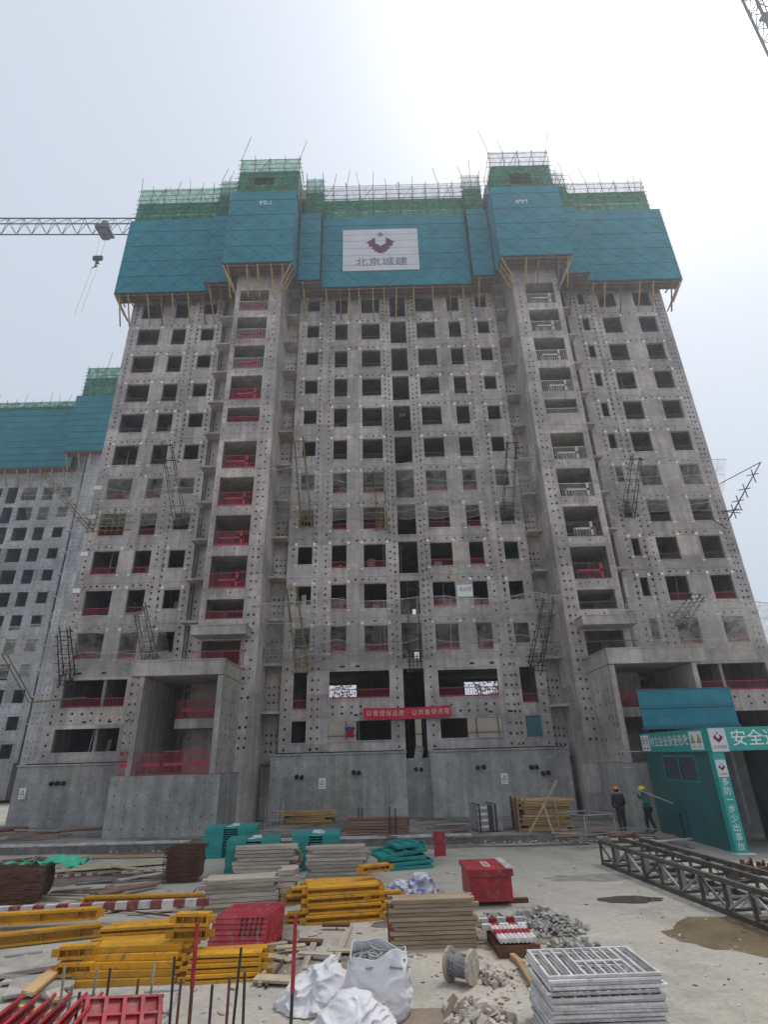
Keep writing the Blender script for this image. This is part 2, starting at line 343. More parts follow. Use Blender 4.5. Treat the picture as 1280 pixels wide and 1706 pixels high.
dm.l(c2, dm.b.inputs['Base Color']); dm.b.inputs['Roughness'].default_value = 0.9; dm.bump(dm.noise(vec, 10, 6, 0.7), 0.6, 0.05)
g = MB(); g.quad((-300, -100, 0), (300, -100, 0), (300, 380, 0), (-300, 380, 0))
tag(g.build('ground', gm.mat), kind='structure')
# raised strip along the buildings, with its kerb edge
p = MB(); xs = [-70 + i * 0.5 for i in range(164)]
fr = [27.75 + 0.09 * noise.noise((x * 0.6, 3, 1)) + (0.25 if x < -9 else 0) for x in xs]
for i in range(len(xs) - 1):
    a, b = xs[i], xs[i + 1]
    p.quad((a, fr[i], 0.3), (b, fr[i + 1], 0.3), (b, 37.6, 0.3), (a, 37.6, 0.3), 0)
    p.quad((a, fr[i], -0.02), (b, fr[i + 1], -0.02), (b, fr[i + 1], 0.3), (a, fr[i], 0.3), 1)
p.quad((xs[-1], fr[-1], -0.02), (xs[-1], 37.6, -0.02), (xs[-1], 37.6, 0.3), (xs[-1], fr[-1], 0.3), 1)
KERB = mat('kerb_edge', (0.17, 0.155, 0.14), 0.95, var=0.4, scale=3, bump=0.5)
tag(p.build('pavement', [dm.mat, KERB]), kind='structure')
k = MB(org=(0, 27.75, 0.3))
for i in range(len(xs) - 1):
    if xs[i] < -32 or xs[i] > 3.2 or (-9.2 < xs[i] < -6): continue
    k.box(xs[i], xs[i + 1] - 0.01, fr[i] - 0.03, fr[i] + 0.28, 0.3, 0.37 + 0.02 * random.random())
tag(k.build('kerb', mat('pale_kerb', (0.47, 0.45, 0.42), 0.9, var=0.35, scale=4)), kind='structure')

def blob(px, py, rx, ry, z, seed, n=40, rough=0.3, rot=0.0):
    c = G(px, py); pts = []
    for i in range(n):
        t = 2 * PI * i / n; q = 1 + rough * noise.noise((math.cos(t) * 1.6 + seed, math.sin(t) * 1.6, seed)) + rough * 0.5 * noise.noise((math.cos(t) * 4 + seed, math.sin(t) * 4, 3))
        x, y = rx * q * math.cos(t), ry * q * math.sin(t)
        pts.append((c.x + x * math.cos(rot) - y * math.sin(rot), c.y + x * math.sin(rot) + y * math.cos(rot), z))
    return pts
def sheet(pts, name, m, kind='structure'):
    b = MB(org=pts[0]); b.add(pts, [tuple(range(len(pts)))]); return tag(b.build(name, m), kind=kind)
WET = mat('wet_concrete', (0.085, 0.075, 0.06), 0.07, var=0.3, scale=1.5, bump=0.08)
MUD = mat('muddy_water', (0.22, 0.165, 0.095), 0.22, var=0.25, scale=0.8, bump=0.05)
sheet(blob(1046, 1498, 0.85, 0.42, 0.004, 2.0), 'puddle', WET)
sheet(blob(1262, 1556, 1.95, 1.25, 0.004, 5.0, rough=0.4), 'puddle', MUD)
sheet(blob(985, 1462, 1.5, 0.5, 0.004, 8.0, rough=0.5), 'ground_stain', mat('damp_stain', (0.27, 0.25, 0.225), 0.6, var=0.3))
sheet(blob(560, 1610, 1.5, 0.9, 0.004, 11.0, rough=0.5), 'ground_stain', mat('mud_stain', (0.22, 0.185, 0.14), 0.7, var=0.4))
sheet(blob(120, 1462, 3.4, 1.6, 0.004, 14.0, rough=0.5), 'ground_stain', mat('dirt_patch', (0.15, 0.125, 0.1), 0.9, var=0.4))

# ------------------------------------------------------------------ main apartment block under construction
YF = 36.8; P0 = 2.92
def wt(k): return 11.68 + P0 * k
B = thing('apartment_building', 'tall grey concrete apartment block under construction, rows of empty windows and two balcony towers', 'building', (0, YF, 0))
BO = (0, YF, 0)
CX0, CX1 = -6.95, 10.2
COLS_C = [('A', -1.56, 0.07), ('A', 3.2, 4.84), ('B', -3.84, -2.71), ('B', 5.98, 7.08), ('C', -6.26, -5.16), ('C', 8.48, 9.55)]
COLS_L = [('A', -20.93, -19.0), ('A', -17.97, -16.7), ('C', -15.47, -14.27)]
COLS_R = [('A', 19.36, 20.96), ('A', 22.5, 24.06), ('C', 17.6, 18.22)]
def zr(kind, k): return (wt(k) - 1.8, wt(k)) if kind == 'A' or kind == 'B' else (wt(k) - 1.45, wt(k) - 0.06)
KS = range(0, 11)
LOW_C = [(-3.88, 0.1, 6.98, 8.74), (3.2, 7.13, 6.93, 8.66), (-6.2, -5.24, 6.4, 8.73), (8.5, 9.57, 6.45, 8.72),
         (-3.9, 0.13, 4.5, 5.7), (3.16, 7.13, 4.5, 5.7), (-6.2, -5.23, 4.45, 5.76), (8.5, 9.55, 4.45, 5.74)]
LOW_L = [(-21.1, -16.95, 6.85, 8.61), (-21.1, -16.95, 4.25, 5.65), (-12.9, -10.2, 6.3, 8.4), (-15.2, -14.2, 4.2, 5.6)]
LOW_R = [(19.9, 24.6, 6.9, 8.62), (19.9, 24.6, 4.3, 5.7), (14.2, 17.0, 6.3, 8.3)]
SH = [(0.93, 2.35, wt(k) - 2.3, wt(k) + 0.14) for k in KS] + [(0.93, 2.35, 6.3, 8.8), (0.93, 2.35, 3.4, 5.72)]
hC = [(x0, x1, *zr(c, k)) for c, x0, x1 in COLS_C for k in KS] + LOW_C + SH
hL = [(x0, x1, *zr(c, k)) for c, x0, x1 in COLS_L for k in KS] + LOW_L[:2]
hR = [(x0, x1, *zr(c, k)) for c, x0, x1 in COLS_R for k in KS] + LOW_R[:2]

def dots(mb, pts, nrm=(0, -1, 0), off=0.004, r=0.082):
    n = Vector(nrm)
    for q in pts:
        rr = r * random.uniform(0.75, 1.15)
        mb.disc(Vector(q) + n * off + Vector((random.uniform(-.02, .02) * abs(n.y), random.uniform(-.02, .02) * abs(n.x), random.uniform(-.03, .03))), nrm, rr, 8, 1)
def rects(mb, x, z, w, h, Y, mi): mb.quad((x - w / 2, Y - 0.004, z - h / 2), (x + w / 2, Y - 0.004, z - h / 2), (x + w / 2, Y - 0.004, z + h / 2), (x - w / 2, Y - 0.004, z + h / 2), mi)

def facade(x0, x1, holes, cols, vcols, bands, plast, ks, Y, org, parent, topz=50.5, z0=0.3, mats=None, detail=True, rnd=None):
    """one bay of the front wall: openings, floor bands, pilasters, formwork holes and white plugs"""
    rnd = rnd or random.Random(3)
    mb = MB(org); wall(mb, x0, x1, z0, topz, Y, holes, 0.2)
    for k in ks:                                            # shallow projecting band over each storey
        z = wt(k) + 0.5
        mb.box(x0 + 0.02, x1 - 0.02, Y - 0.028, Y - 0.001, z - 0.03, z + 0.015)
    for a, b in plast: mb.box(a, b, Y - 0.03, Y - 0.001, wt(ks[0]) - 2.3, topz - 0.2)
    for a, b in bands:
        for k in ks: mb.box(a, b, Y - 0.016, Y - 0.001, wt(k) + 0.07, wt(k) + 0.44)
    if detail:
        for k in ks:
            for x, ph in vcols:
                zz = wt(k) - 2.15 + ph
                while zz < wt(k) + 0.3:
                    if rnd.random() < 0.9: dots(mb, [(x, Y - 0.03 if any(a <= x <= b for a, b in plast) else Y, zz)])
                    zz += 0.46
            for a, b in bands:
                x = a + 0.2
                while x < b - 0.1:
                    q = rnd.random()
                    if q < 0.62: dots(mb, [(x, Y - 0.016, wt(k) + 0.26)])
                    elif q < 0.8: rects(mb, x, wt(k) + 0.27, 0.2, 0.1, Y - 0.016, 1)
                    x += 0.4 + 0.2 * rnd.random()
            for c, a, b in cols:
                zb, ztp = zr(c, k)
                for xx in (a - 0.1, b + 0.1):
                    if rnd.random() < 0.75: rects(mb, xx, ztp + 0.14, 0.19, 0.22, Y - 0.018, 2)
                    if rnd.random() < 0.75: rects(mb, xx, zb - 0.07, 0.2, 0.1, Y - 0.036, 2)
                for z in ([zb + 0.2, zb + 0.7, zb + 1.2] if c == 'C' else []):
                    for xx in (a - 0.28, b + 0.28):
                        if rnd.random() < 0.8: dots(mb, [(xx, Y, z)])
    return mb.build('front_wall', mats or [CON, HOLE_SHADE, PLUG], parent)

def railing_mb(mb, x0, x1, y, z0, h, step=0.13, mi=0, bar=0.028, board=0.0):
    mb.beam((x0, y, z0 + h), (x1, y, z0 + h), 0.045, 0.045, mi); mb.beam((x0, y, z0 + 0.06), (x1, y, z0 + 0.06), 0.04, 0.04, mi)
    n = max(2, int((x1 - x0) / step))
    for i in range(n + 1):
        x = x0 + 0.02 + (x1 - x0 - 0.04) * i / n; mb.beam((x, y, z0 + 0.02), (x, y, z0 + h), bar, bar, mi, up=(0, 1, 0))
    if board: mb.box(x0, x1, y - 0.035, y - 0.022, z0 + 0.02, z0 + 0.02 + board, mi)
def window_mb(mb, x0, x1, z0, z1, Y, t=0.2):
    e = 0.035
    mb.box(x0, x0 + e, Y - 0.003, Y + t + 0.02, z0, z1); mb.box(x1 - e, x1, Y - 0.003, Y + t + 0.02, z0, z1)
    mb.box(x0 + e, x1 - e, Y - 0.003, Y + t + 0.02, z1 - e, z1); mb.box(x0 - 0.04, x1 + 0.04, Y - 0.035, Y + t + 0.02, z0 - 0.055, z0 + 0.02)
def rail_for(k): return REDR if k <= 4 else DARKR
hi_w = MB(BO); hi_r = MB(BO)
for cols in (COLS_C, COLS_L, COLS_R):
    for c, a, b in cols:
        for k in KS:
            z0, z1 = zr(c, k)
            if k >= 7:
                window_mb(hi_w, a, b, z0, z1, YF)
                if c != 'C': railing_mb(hi_r, a + 0.05, b - 0.05, YF + 0.26, z0, 0.55, 0.16)
                continue
            mb = MB(BO); window_mb(mb, a, b, z0, z1, YF); wo = mb.build('window', [CON], B)
            if c != 'C':
                r = MB(BO); railing_mb(r, a + 0.05, b - 0.05, YF + 0.26, z0, 0.58, 0.15, board=random.choice([0, 0.14, 0.2]) if k < 5 else 0); r.build('railing', [rail_for(k) if cols is not COLS_R or k < 2 else DARKR], wo)
tag(hi_w.build('upper_windows', [CON], B), kind='stuff'); tag(hi_r.build('upper_railings', [DARKR], B), kind='stuff')
for h in LOW_C + LOW_L[:2] + LOW_R[:2]:
    mb = MB(BO); window_mb(mb, *h, YF); wo = mb.build('window', [CON], B)
    if h[2] > 6: r = MB(BO); railing_mb(r, h[0] + 0.05, h[1] - 0.05, YF + 0.28, h[2], 0.6, 0.16, board=0.12); r.build('railing', [REDR], wo)
facade(CX0, CX1, hC, COLS_C, [(0.68, 0), (0.36, 0.1), (2.6, 0), (2.92, 0.1), (-4.2, 0), (7.45, 0), (-4.95, 0.1), (8.2, 0.1)],
       [(-4.3, 0.25), (3.0, 7.5)], [(-4.85, -4.4), (7.62, 8.06)], list(KS), YF, BO, B)
facade(-21.8, -13.66, hL, COLS_L, [(-21.35, 0), (-16.3, 0), (-15.75, 0.1), (-14.0, 0)], [(-21.2, -16.4)], [(-16.15, -15.85)], list(KS), YF, BO, B)
facade(16.45, 25.1, hR, COLS_R, [(24.45, 0), (24.75, 0), (19.05, 0), (17.3, 0.1), (18.55, 0)], [(19.1, 24.4)], [(18.62, 18.95)], list(KS), YF, BO, B)
# extra formwork holes of the two lowest storeys
ex = MB(BO)
for z in (4.1, 4.7, 5.3, 6.0, 6.4, 7.0, 7.6, 8.2, 8.9):
    for x in (-4.55, -6.6, -4.95, 0.55, 2.75, 7.55, 7.95, 8.25, 9.85, -21.45, -16.6, -16.2): dots(ex, [(x, YF, z)])
for z in (6.1, 6.5):
    for x in [-20.8 + i * 0.62 for i in range(8)] + [3.4 + i * 0.55 for i in range(7)] + [-3.6 + i * 0.6 for i in range(4)] + [20.2 + i * 0.9 for i in range(6)]:
        if random.random() < 0.85: dots(ex, [(x, YF, z)])
for x in (-20.2, -18.6, -3.0, -2.0, 5.5, 6.8): rects(ex, x, 9.0, 0.3, 0.14, YF, 1); rects(ex, x + 0.9, 6.0, 0.28, 0.12, YF, 1)
ex.build('formwork_holes', [HOLE_SHADE, HOLE_SHADE, HOLE_SHADE], B)
for s in SH:
    mb = MB(BO); window_mb(mb, *s, YF); mb.build('shaft_opening', [CON], B)
rnd = random.Random(21)
for h in [h_ for h_ in hC + hL + hR if h_[1] - h_[0] > 1.2 and h_[2] < 31]:
    if rnd.random() < .5:
        x = rnd.uniform(h[0] + .15, h[1] - .15); m = MB(BO); m.tube((x, YF + rnd.uniform(.7, 2.2), h[2] - .7), (x + rnd.uniform(-.1, .1), YF + 1.2, h[3] + .4), .035, 6); m.build('steel_prop', [rnd.choice([WHITER, RUST, YBRK])], B)
for h in [h_ for h_ in hC + hL + hR if h_[1] - h_[0] > 1.05 and h_[2] < 33]:
    if rnd.random() < .3:
        x = rnd.uniform(h[0] + .2, h[1] - .5); m = MB(BO); w_ = rnd.uniform(.25, .7); y_ = YF + rnd.uniform(.5, 1.6); m.beam((x, y_, h[2] - .62), (x + rnd.uniform(-.3, .3), y_ + .35, h[2] + rnd.uniform(.6, 1.3)), w_, .03, up=(0, 1, 0)); m.build('leaning_board', [rnd.choice([PLY, WHITED, WOODR, TIMBERG])], B)
# recess bays with their ledges
def recess(a, b, ledges, Y=37.25):
    mb = MB(BO); mb.quad((a - .3, Y, 0.3), (b + .3, Y, 0.3), (b + .3, Y, 50), (a - .3, Y, 50))
    for z0, z1 in zip(ledges[:-1], ledges[1:]):
        for zz in (z0 - 2.3, z0 - 1.8, z0 - 1.35):
            for i in range(3): dots(mb, [(a + (b - a) * (0.2 + 0.3 * i), Y, zz)])
    mb.build('recess_wall', [CON, HOLE_SHADE], B)
    for z in ledges:
        l = MB(BO); l.box(a - 0.05, b + 0.05, 35.95, Y - 0.003, z - 0.15, z); l.build('ledge', [CONT], B)
LED = [6.3, 9.2] + [12.12 + P0 * i for i in range(11)]
recess(-8.0, CX0, LED); recess(CX1, 11.15, LED)
recess(-13.66, -11.8, [wt(k) + 0.45 for k in range(-1, 11)]); recess(14.95, 16.45, [wt(k) + 0.45 for k in range(-1, 11)])
# interior slabs and cross walls, back wall, end walls
for k in range(-3, 12):
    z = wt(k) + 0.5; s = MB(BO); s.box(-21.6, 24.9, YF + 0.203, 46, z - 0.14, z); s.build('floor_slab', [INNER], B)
for x in (-18.5, -16.5, -13.6, -8.2, -7.0, -4.5, -2.1, 0.5, 2.75, 5.4, 7.8, 10.1, 11.4, 16.5, 19.0, 21.7):  # cross walls added at various spots to darken the rooms
    lo = 9.3 if x in (-2.1, 5.4, -4.5, 7.8) else 0.3
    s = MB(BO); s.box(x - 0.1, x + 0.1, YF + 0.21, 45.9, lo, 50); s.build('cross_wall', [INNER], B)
bw = MB(BO); wall(bw, -21.8, 25.1, 0.3, 50.5, 46, [(-5.2, -2.6, 4.6, 6.3), (-5.2, -2.6, 7.3, 8.9), (6.1, 9.3, 4.6, 6.3), (6.1, 9.3, 7.2, 8.9), (22.5, 25, 6.9, 8.6), (24.2, 25, 6.4, 8.9),
    (2.0, 2.5, 4.2, 6.2), (-8.0, -7.2, 6.6, 8.6), (11.0, 11.3, 6.6, 8.6), (2.2, 2.6, 10.2, 11.4), (2.2, 2.6, 17.0, 17.3), (2.2, 2.5, 14.5, 15.0), (-5.2, -3.2, 10.6, 10.9), (6.4, 8.4, 10.6, 10.9)], 0.2)
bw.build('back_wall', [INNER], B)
for ex_ in (-21.8, 24.9): ew = MB(BO); wall(ew, YF + 0.005, 46, 0.3, 50.5, ex_, [], 0.2, ax='y'); ew.build('end_wall', [CON], B)
rf = MB(BO); rf.box(-21.8, 25.1, YF + 0.2, 46, 50.5, 50.7); rf.box(-13.5, -6.5, 34.3, 41, 50.7, 51.9); rf.box(10.2, 15.8, 34.3, 41, 50.7, 51.9); rf.build('roof_slab', [CONT], B)

# balcony towers
YT = 34.0
TOPS = [wt(k) + 1.28 for k in range(0, 10)]               # 12.96 ... 39.2
def tower(x0, x1, o0, o1, inner_right):
    hs = []
    for i, zt in enumerate(TOPS): hs.append((o0, o1, zt - (1.26 if i in (0, 5) else 2.2), zt))
    hs.append((o0, o1, 41.3, 43.2)); hs.append((o0, o1, 8.75, 10.35))
    mb = MB(BO); wall(mb, x0, x1, 0.3, 50.5, YT, hs, 0.22)
    xi = x1 if inner_right else x0
    xo = x0 if inner_right else x1
    YB = YT + 0.22; mb.quad((x1, YB, 0.3), (x1, 37.25, 0.3), (x1, 37.25, 50.5), (x1, YB, 50.5)); mb.quad((x0, 37.25, 0.3), (x0, YB, 0.3), (x0, YB, 50.5), (x0, 37.25, 50.5))
    for k in range(-1, 11):
        z = wt(k) - 0.95; mb.box(x0 - 0.004, x1 + 0.004, YT - 0.022, YT - 0.001, z - 0.02, z + 0.015)
    a, b = (o1, x1) if inner_right else (x0, o0)
    for zz in [4.2 + 0.55 * i for i in range(68)]:
        two = zz < 27 or random.random() < 0.25
        for xx in ((a * 0.68 + b * 0.32, a * 0.34 + b * 0.66) if two else (((a + b) / 2),)):
            if random.random() < 0.85: dots(mb, [(xx, YT, zz)])
        xx = (x0 + o0) / 2 if inner_right else (o1 + x1) / 2
        if random.random() < 0.5: dots(mb, [(xx, YT, zz)], r=0.05)
        nr = (1, 0, 0) if inner_right else (-1, 0, 0)
        for yy in (34.5, 35.1, 35.7, 36.3):
            if random.random() < (0.75 if zz < 9 or not inner_right else 0.25): dots(mb, [(xi, yy, zz)], nr, r=0.05)
    for h in hs:
        for i in range(4):
            if random.random() < 0.7: dots(mb, [(o0 + (o1 - o0) * (0.12 + 0.25 * i), YT, h[2] - 0.28)], r=0.055)
    mb.build('balcony_tower_wall', [CON, HOLE_SHADE], B)
    bk = MB(BO); bk.quad((x0, 37.2, 0.3), (x1, 37.2, 0.3), (x1, 37.2, 50), (x0, 37.2, 50))
    for h in hs: bk.box(o0 + 0.5, o1 - 0.3, 37.13, 37.19, h[2] - 0.2, h[3] - 0.15, 1)
    bk.build('balcony_back_wall', [CON, HOLE_SHADE], B)
    for i, h in enumerate(hs[:-1]):
        s = MB(BO); s.box(x0 + 0.02, x1 - 0.02, YT + 0.223, 37.1, h[2] - 0.35, h[2] - 0.2); s.build('balcony_slab', [CONT], B)
        s = MB(BO); s.box(x0 + 0.02, x1 - 0.02, YT + 0.223, 37.1, h[3] + 0.05, h[3] + 0.2); s.build('balcony_ceiling', [CONT], B)
        half = (h[3] - h[2]) < 1.5
        r = MB(BO); hh = 0.5 if half else 1.05
        railing_mb(r, o0 + 0.03, o1 - 0.03, YT + 0.1, h[2], hh, 0.15, 0)
        if not half:
            xa = o0 + random.uniform(0.3, 0.6); xb = o1 - random.uniform(0.3, 0.6)
            r.box(xa, xb, YT + 0.03, YT + 0.06, h[2] + 0.5, h[2] + 0.64, 1); r.box(xb - 0.18, xb, YT + 0.03, YT + 0.06, h[2] + 0.1, h[2] + hh, 1)
            if inner_right: r.box(o0 + 0.04, o1 - 0.04, YT + 0.02, YT + 0.05, h[2] + 0.01, h[2] + 0.13, 1)
            for i2 in range(8): r.beam((xa + 0.1 + i2 * 0.2, YT + 0.5, h[2]), (xa + 0.1 + i2 * 0.2, YT + 0.5, h[2] + 0.8), 0.09, 0.03, 1)
        ms = [REDR, REDR] if inner_right and i < 7 else ([WHITER, REDR] if inner_right else ([WHITER, WHITER] if i > 2 else [DARKR, REDR] if i == 1 else [DARKR, WHITER]))
        r.build('balcony_railing', ms, B)
tower(-11.8, -8.0, -11.45, -9.05, True)
tower(11.15, 14.95, 12.15, 14.55, False)

# porches, canopies and base walls
def porch(x0, x1, inner_right):
    """x0..x1 overall; the inner side wall carries the holes"""
    F = 30.3; mb = MB(BO)
    xi = x1 - 0.02 if inner_right else x0 + 0.02
    a, b = (xi - 0.28, xi) if inner_right else (xi, xi + 0.28)
    mb.box(a, b, F + 0.05, YT - 0.003, 3.0, 7.8)
    s = 1 if inner_right else -1
    xo = x0 + 0.55 if inner_right else x1 - 0.55
    m9 = MB(BO); m9.box(min(xo, xo + 0.25 * s), max(xo, xo + 0.25 * s), F + 0.05, YF - 0.003, 3.0, 7.8); m9.build('porch_side_wall', [CONT], B)
    face = b if inner_right else a
    for yy in (30.7, 31.2, 31.7, 32.6, 33.2):
        for zz in (3.4, 4.1, 4.8, 5.2, 5.9, 6.6, 7.2):
            if random.random() < 0.7: dots(mb, [(face, yy, zz)], (s, 0, 0), r=0.07)
    mb.build('porch_side_wall', [CONT, HOLE_SHADE], B)
    c = MB(BO); c.box(x0, x1, F - 0.02, YF - 0.004, 7.83, 8.6); c.box(x0 - 0.04, x1 + 0.04, F - 0.06, YF - 0.004, 8.6, 8.66); c.build('porch_canopy', [CONT], B)
    g0, g1 = (-11.9, x1 - 0.32) if inner_right else (x0 + 0.32, 15.1)
    sb = MB(BO); sb.box(g0, g1, 32.3, YT - 0.003, 5.25, 5.75); sb.build('landing_slab', [CONT], B)
    r = MB(BO); railing_mb(r, g0, g1, 32.4, 5.75, 0.95, 0.11, 0); r.box(g0 + 0.3, g1 - 0.3, 32.3, 32.33, 6.1, 6.3, 0); r.build('landing_railing', [REDR], B)
    lw = MB(BO); xw0, xw1 = (x0 - 0.12, x1 + 0.3) if inner_right else (x0 - 0.25, x1 + 0.1)
    lw.box(xw0, xw1, F, YT - 0.004, -0.05, 2.98); lw.box(xw0, xw1, YT, YF - 0.2, -0.05, 2.97)
    for zz in (0.65, 1.15, 1.65, 2.1, 2.6):
        for i in range(10):
            if random.random() < 0.6: dots(lw, [(xw0 + 0.3 + i * 0.55, F, zz)], r=0.035)
    lw.build('porch_base_wall', [CONB, HOLE_SHADE], B)
    hs = [(-12.9, -10.2, 3.1, 5.2), (-12.4, -9.2, 5.8, 7.8)] if inner_right else [(12.4, 14.6, 3.1, 5.2), (12.4, 14.6, 5.8, 7.8), (15.6, 16.6, 5.8, 7.8)]
    b2 = MB(BO); bx0, bx1 = (x0 + 0.3, x0 + 2.1) if inner_right else (15.0, 16.8)
    wall(b2, bx0, bx1, 3.0, 7.82, YF - 0.6, [(bx0 + 0.75, bx0 + 1.2, 3.2, 5.0), (bx0 + 0.75, bx0 + 1.3, 5.8, 7.6)], 0.2)
    for zz in (3.3, 3.9, 4.6, 6.0, 6.5, 7.0, 7.5): dots(b2, [(bx0 + 0.35, YF - 0.6, zz), (bx0 + 1.55, YF - 0.6, zz)])
    b2.build('porch_back_wall', [CON, HOLE_SHADE], B)
    if inner_right:
        for a, b, y in ((x0 + 0.1, x0 + 1.0, F + 0.1), (x0 + 1.05, x0 + 2.2, F + 0.35), (x0 + 2.25, x0 + 3.6, F + 0.2), (x0 + 3.65, x1 - 0.35, F + 0.12)):
            r = MB(BO); railing_mb(r, a, b, y, 2.99, random.uniform(0.95, 1.1), 0.075, 0, 0.018, board=0.0); r.box(a + 0.1, b - 0.1, y - 0.03, y - 0.01, 3.4, 3.55); r.build('porch_railing', [REDR], B)
porch(-13.9, -8.85, True); porch(11.85, 17.1, False)
for x0, x1 in ((-11.75, -8.45), (11.7, 14.95)):
    c = MB(BO); c.box(x0, x1, 32.6, YT - 0.004, 10.45, 10.98); c.box(x0 - 0.04, x1 + 0.04, 32.56, YT - 0.004, 10.98, 11.05); c.build('balcony_canopy', [CONT], B)
    r = MB(BO); railing_mb(r, x0 + 0.1, x1 - 0.1, 33.0, 8.68, 0.85, 0.14); r.build('canopy_railing', [REDR if x0 < 0 else DARKR], B)
def base(x0, x1, zt, y=35.8, yb=None, step=0.75):
    mb = MB(BO); mb.box(x0, x1, y, YF - 0.004, -0.05, zt - 0.1); mb.box(x0 - 0.05, x1 + 0.05, y - 0.06, YF - 0.004, zt - 0.1, zt)
    mb.box(x0 + 0.25, x1 - 0.1, y + 0.25, YF - 0.004, zt + 0.003, zt + 0.06, 1)  # dark strip painted in as the shadow on top of the coping
    for zz in (0.75, 1.15, 1.6, 2.05, 2.5, 3.1):
        for i in range(int((x1 - x0) / step)):
            if random.random() < 0.75: dots(mb, [(x0 + 0.3 + i * step, y, zz)], r=0.03)
    mb.build('base_wall', [CONB, HOLE_SHADE], B)
base(-22.25, -14.05, 3.62); base(17.3, 25.4, 3.62); base(-7.17, 0.94, 3.85); base(2.37, 10.65, 3.85)
bb = MB(BO); bb.box(0.9, 2.4, 36.5, YF - 0.004, 0.3, 3.3); bb.build('base_wall', [CONB], B)
def stub(x, z, y=35.8, r=0.12):
    mb = MB(BO); mb.tube((x, y - 0.16, z), (x, y + 0.05, z), r, 12, 0); mb.tube((x, y - 0.17, z - 0.02), (x + 0.02, y - 0.22, z - 0.06), r * 0.8, 8, 0); mb.build('pipe_stub', [BLACKP], B)
for x, z in ((-5.55, 2.62), (-5.25, 2.58), (-2.2, 2.78), (-1.9, 2.75), (1.5, 2.85), (1.8, 2.82), (5.15, 2.85), (5.5, 2.88), (8.3, 2.8), (8.6, 2.8), (8.95, 2.45), (9.25, 2.5), (-20.0, 2.6), (-19.65, 2.6), (-19.3, 2.6)): stub(x, z)
pb = MB(BO); pb.box(8.53, 9.52, YF + 0.06, YF + 0.09, 4.48, 5.7); pb.build('window_board', [BOOTHG], B)

# ------------------------------------------------------------------ climbing platforms and tube scaffolds at the top
def panel(x0, x1, Y, zb, zt, label, brk=True, depth=1.2, sides=(0, 0), wallY=YF, skip=(), lean=0.0):
    t = thing('climbing_platform', label, 'scaffold', ((x0 + x1) / 2, Y, zb), 'teal mesh climbing platforms around the top floors'); o = t.location
    m = MB(o); n = 3
    m.box(x0, x1, Y - 0.015, Y + 0.015, zb, zt)
    if sides[0]: m.box(x0, x0 + 0.03, Y + 0.016, Y + sides[0], zb, zt)
    if sides[1]: m.box(x1 - 0.03, x1, Y + 0.016, Y + sides[1], zb, zt)
    m.build('mesh_panel', [TEALN], t)
    f = MB(o); step = (x1 - x0) / max(1, round((x1 - x0) / 2.0)); nz = int((zt - zb) / 1.87); nx = max(1, round((x1 - x0) / 2.0))
    for i in range(nx + 1): f.tube((x0 + i * step, Y + 0.05, zb - 0.1), (x0 + i * step, Y + 0.05, zt + 0.05), 0.03, 5)
    for j in range(2 * nz + 2): z = zb + j * 0.935; f.tube((x0, Y + 0.06, min(z, zt)), (x1, Y + 0.06, min(z, zt)), 0.02, 5)
    for i in range(nx):
        for j in range(nz):
            a = (x0 + i * step, Y - 0.03, zb + j * 1.87); b = (x0 + (i + 1) * step, Y - 0.03, zb + (j + 1) * 1.87)
            c = (a[0], a[1], b[2]); d = (b[0], b[1], a[2])
            f.tube(a, b, 0.012, 4); f.tube(c, d, 0.012, 4)
    for j in range(nz + 1): f.tube((x0, Y - 0.03, zb + j * 1.87), (x1, Y - 0.03, zb + j * 1.87), 0.018, 4)
    f.build('frame', [TEALD], t)
    d = MB(o); d.box(x0, x1, Y + 0.07, wallY - 0.35, zb + 0.02, zb + 0.07)
    for j in range(int((x1 - x0) / 0.7)):
        if random.random() < 0.6: xx = x0 + 0.3 + j * 0.7; d.box(xx, xx + 0.12, Y - 0.05, wallY - 0.3, zb - 0.11, zb + 0.019)
    for q in range(3): d.box(x0 + 0.05, x1 - 0.05, Y + 0.12 + q * 0.4, Y + 0.2 + q * 0.4, zb - 0.2, zb - 0.111)
    d.build('deck', [PLANKD], t)
    for si, sx, xe in ((0, 1, x0), (1, -1, x1)):
        if sides[si]:
            for yy in (Y + .05, Y + .6, Y + 1.15): b = MB(o); b.beam((xe + sx * .06, yy, zb - .14), (xe + sx * 1.02, yy + .5, zb - 2.1), .08, .1); b.build('bracket', [YBRK], t)
    if brk:
        x = x0 + 0.45
        while x < x1 - 0.2:
            b = MB(o); jx = random.uniform(-.12, .12); b.beam((x, Y + 0.05, zb - 0.12), (x + jx, wallY - 0.06, zb - 2.2 - random.uniform(0, .3)), 0.085, 0.11); b.beam((x, Y, zb - 0.3), (x, wallY - 0.1, zb - 0.3), 0.08, 0.1)
            b.build('bracket', [YBRK if random.random() < 0.45 or x0 < 0 and random.random() < .5 else PLANKD], t); x += random.uniform(0.75, 1.7)
    return t
ZB, ZT = 40.75, 49.4
cp = panel(-4.95, 8.15, 35.35, ZB, ZT, 'wide teal mesh climbing platform carrying the white emblem sign, between the two balcony towers')
panel(-6.85, -5.0, 34.5, ZB, 48.9, 'narrow teal climbing platform between left balcony tower platform and the centre platform', depth=1)
panel(8.2, 10.0, 34.5, ZB, 48.9, 'narrow teal climbing platform between right balcony tower platform and the centre platform', depth=1)
panel(-12.75, -7.0, 32.55, ZB, 49.3, 'teal climbing platform on the front of the left balcony tower', wallY=YT, sides=(1.9, 1.9))
panel(10.1, 16.05, 32.55, ZB, 49.1, 'teal climbing platform on the front of the right balcony tower', wallY=YT, sides=(1.9, 1.9))
panel(-14.85, -12.8, 34.5, ZB, 48.9, 'narrow teal climbing platform left of the left balcony tower platform')
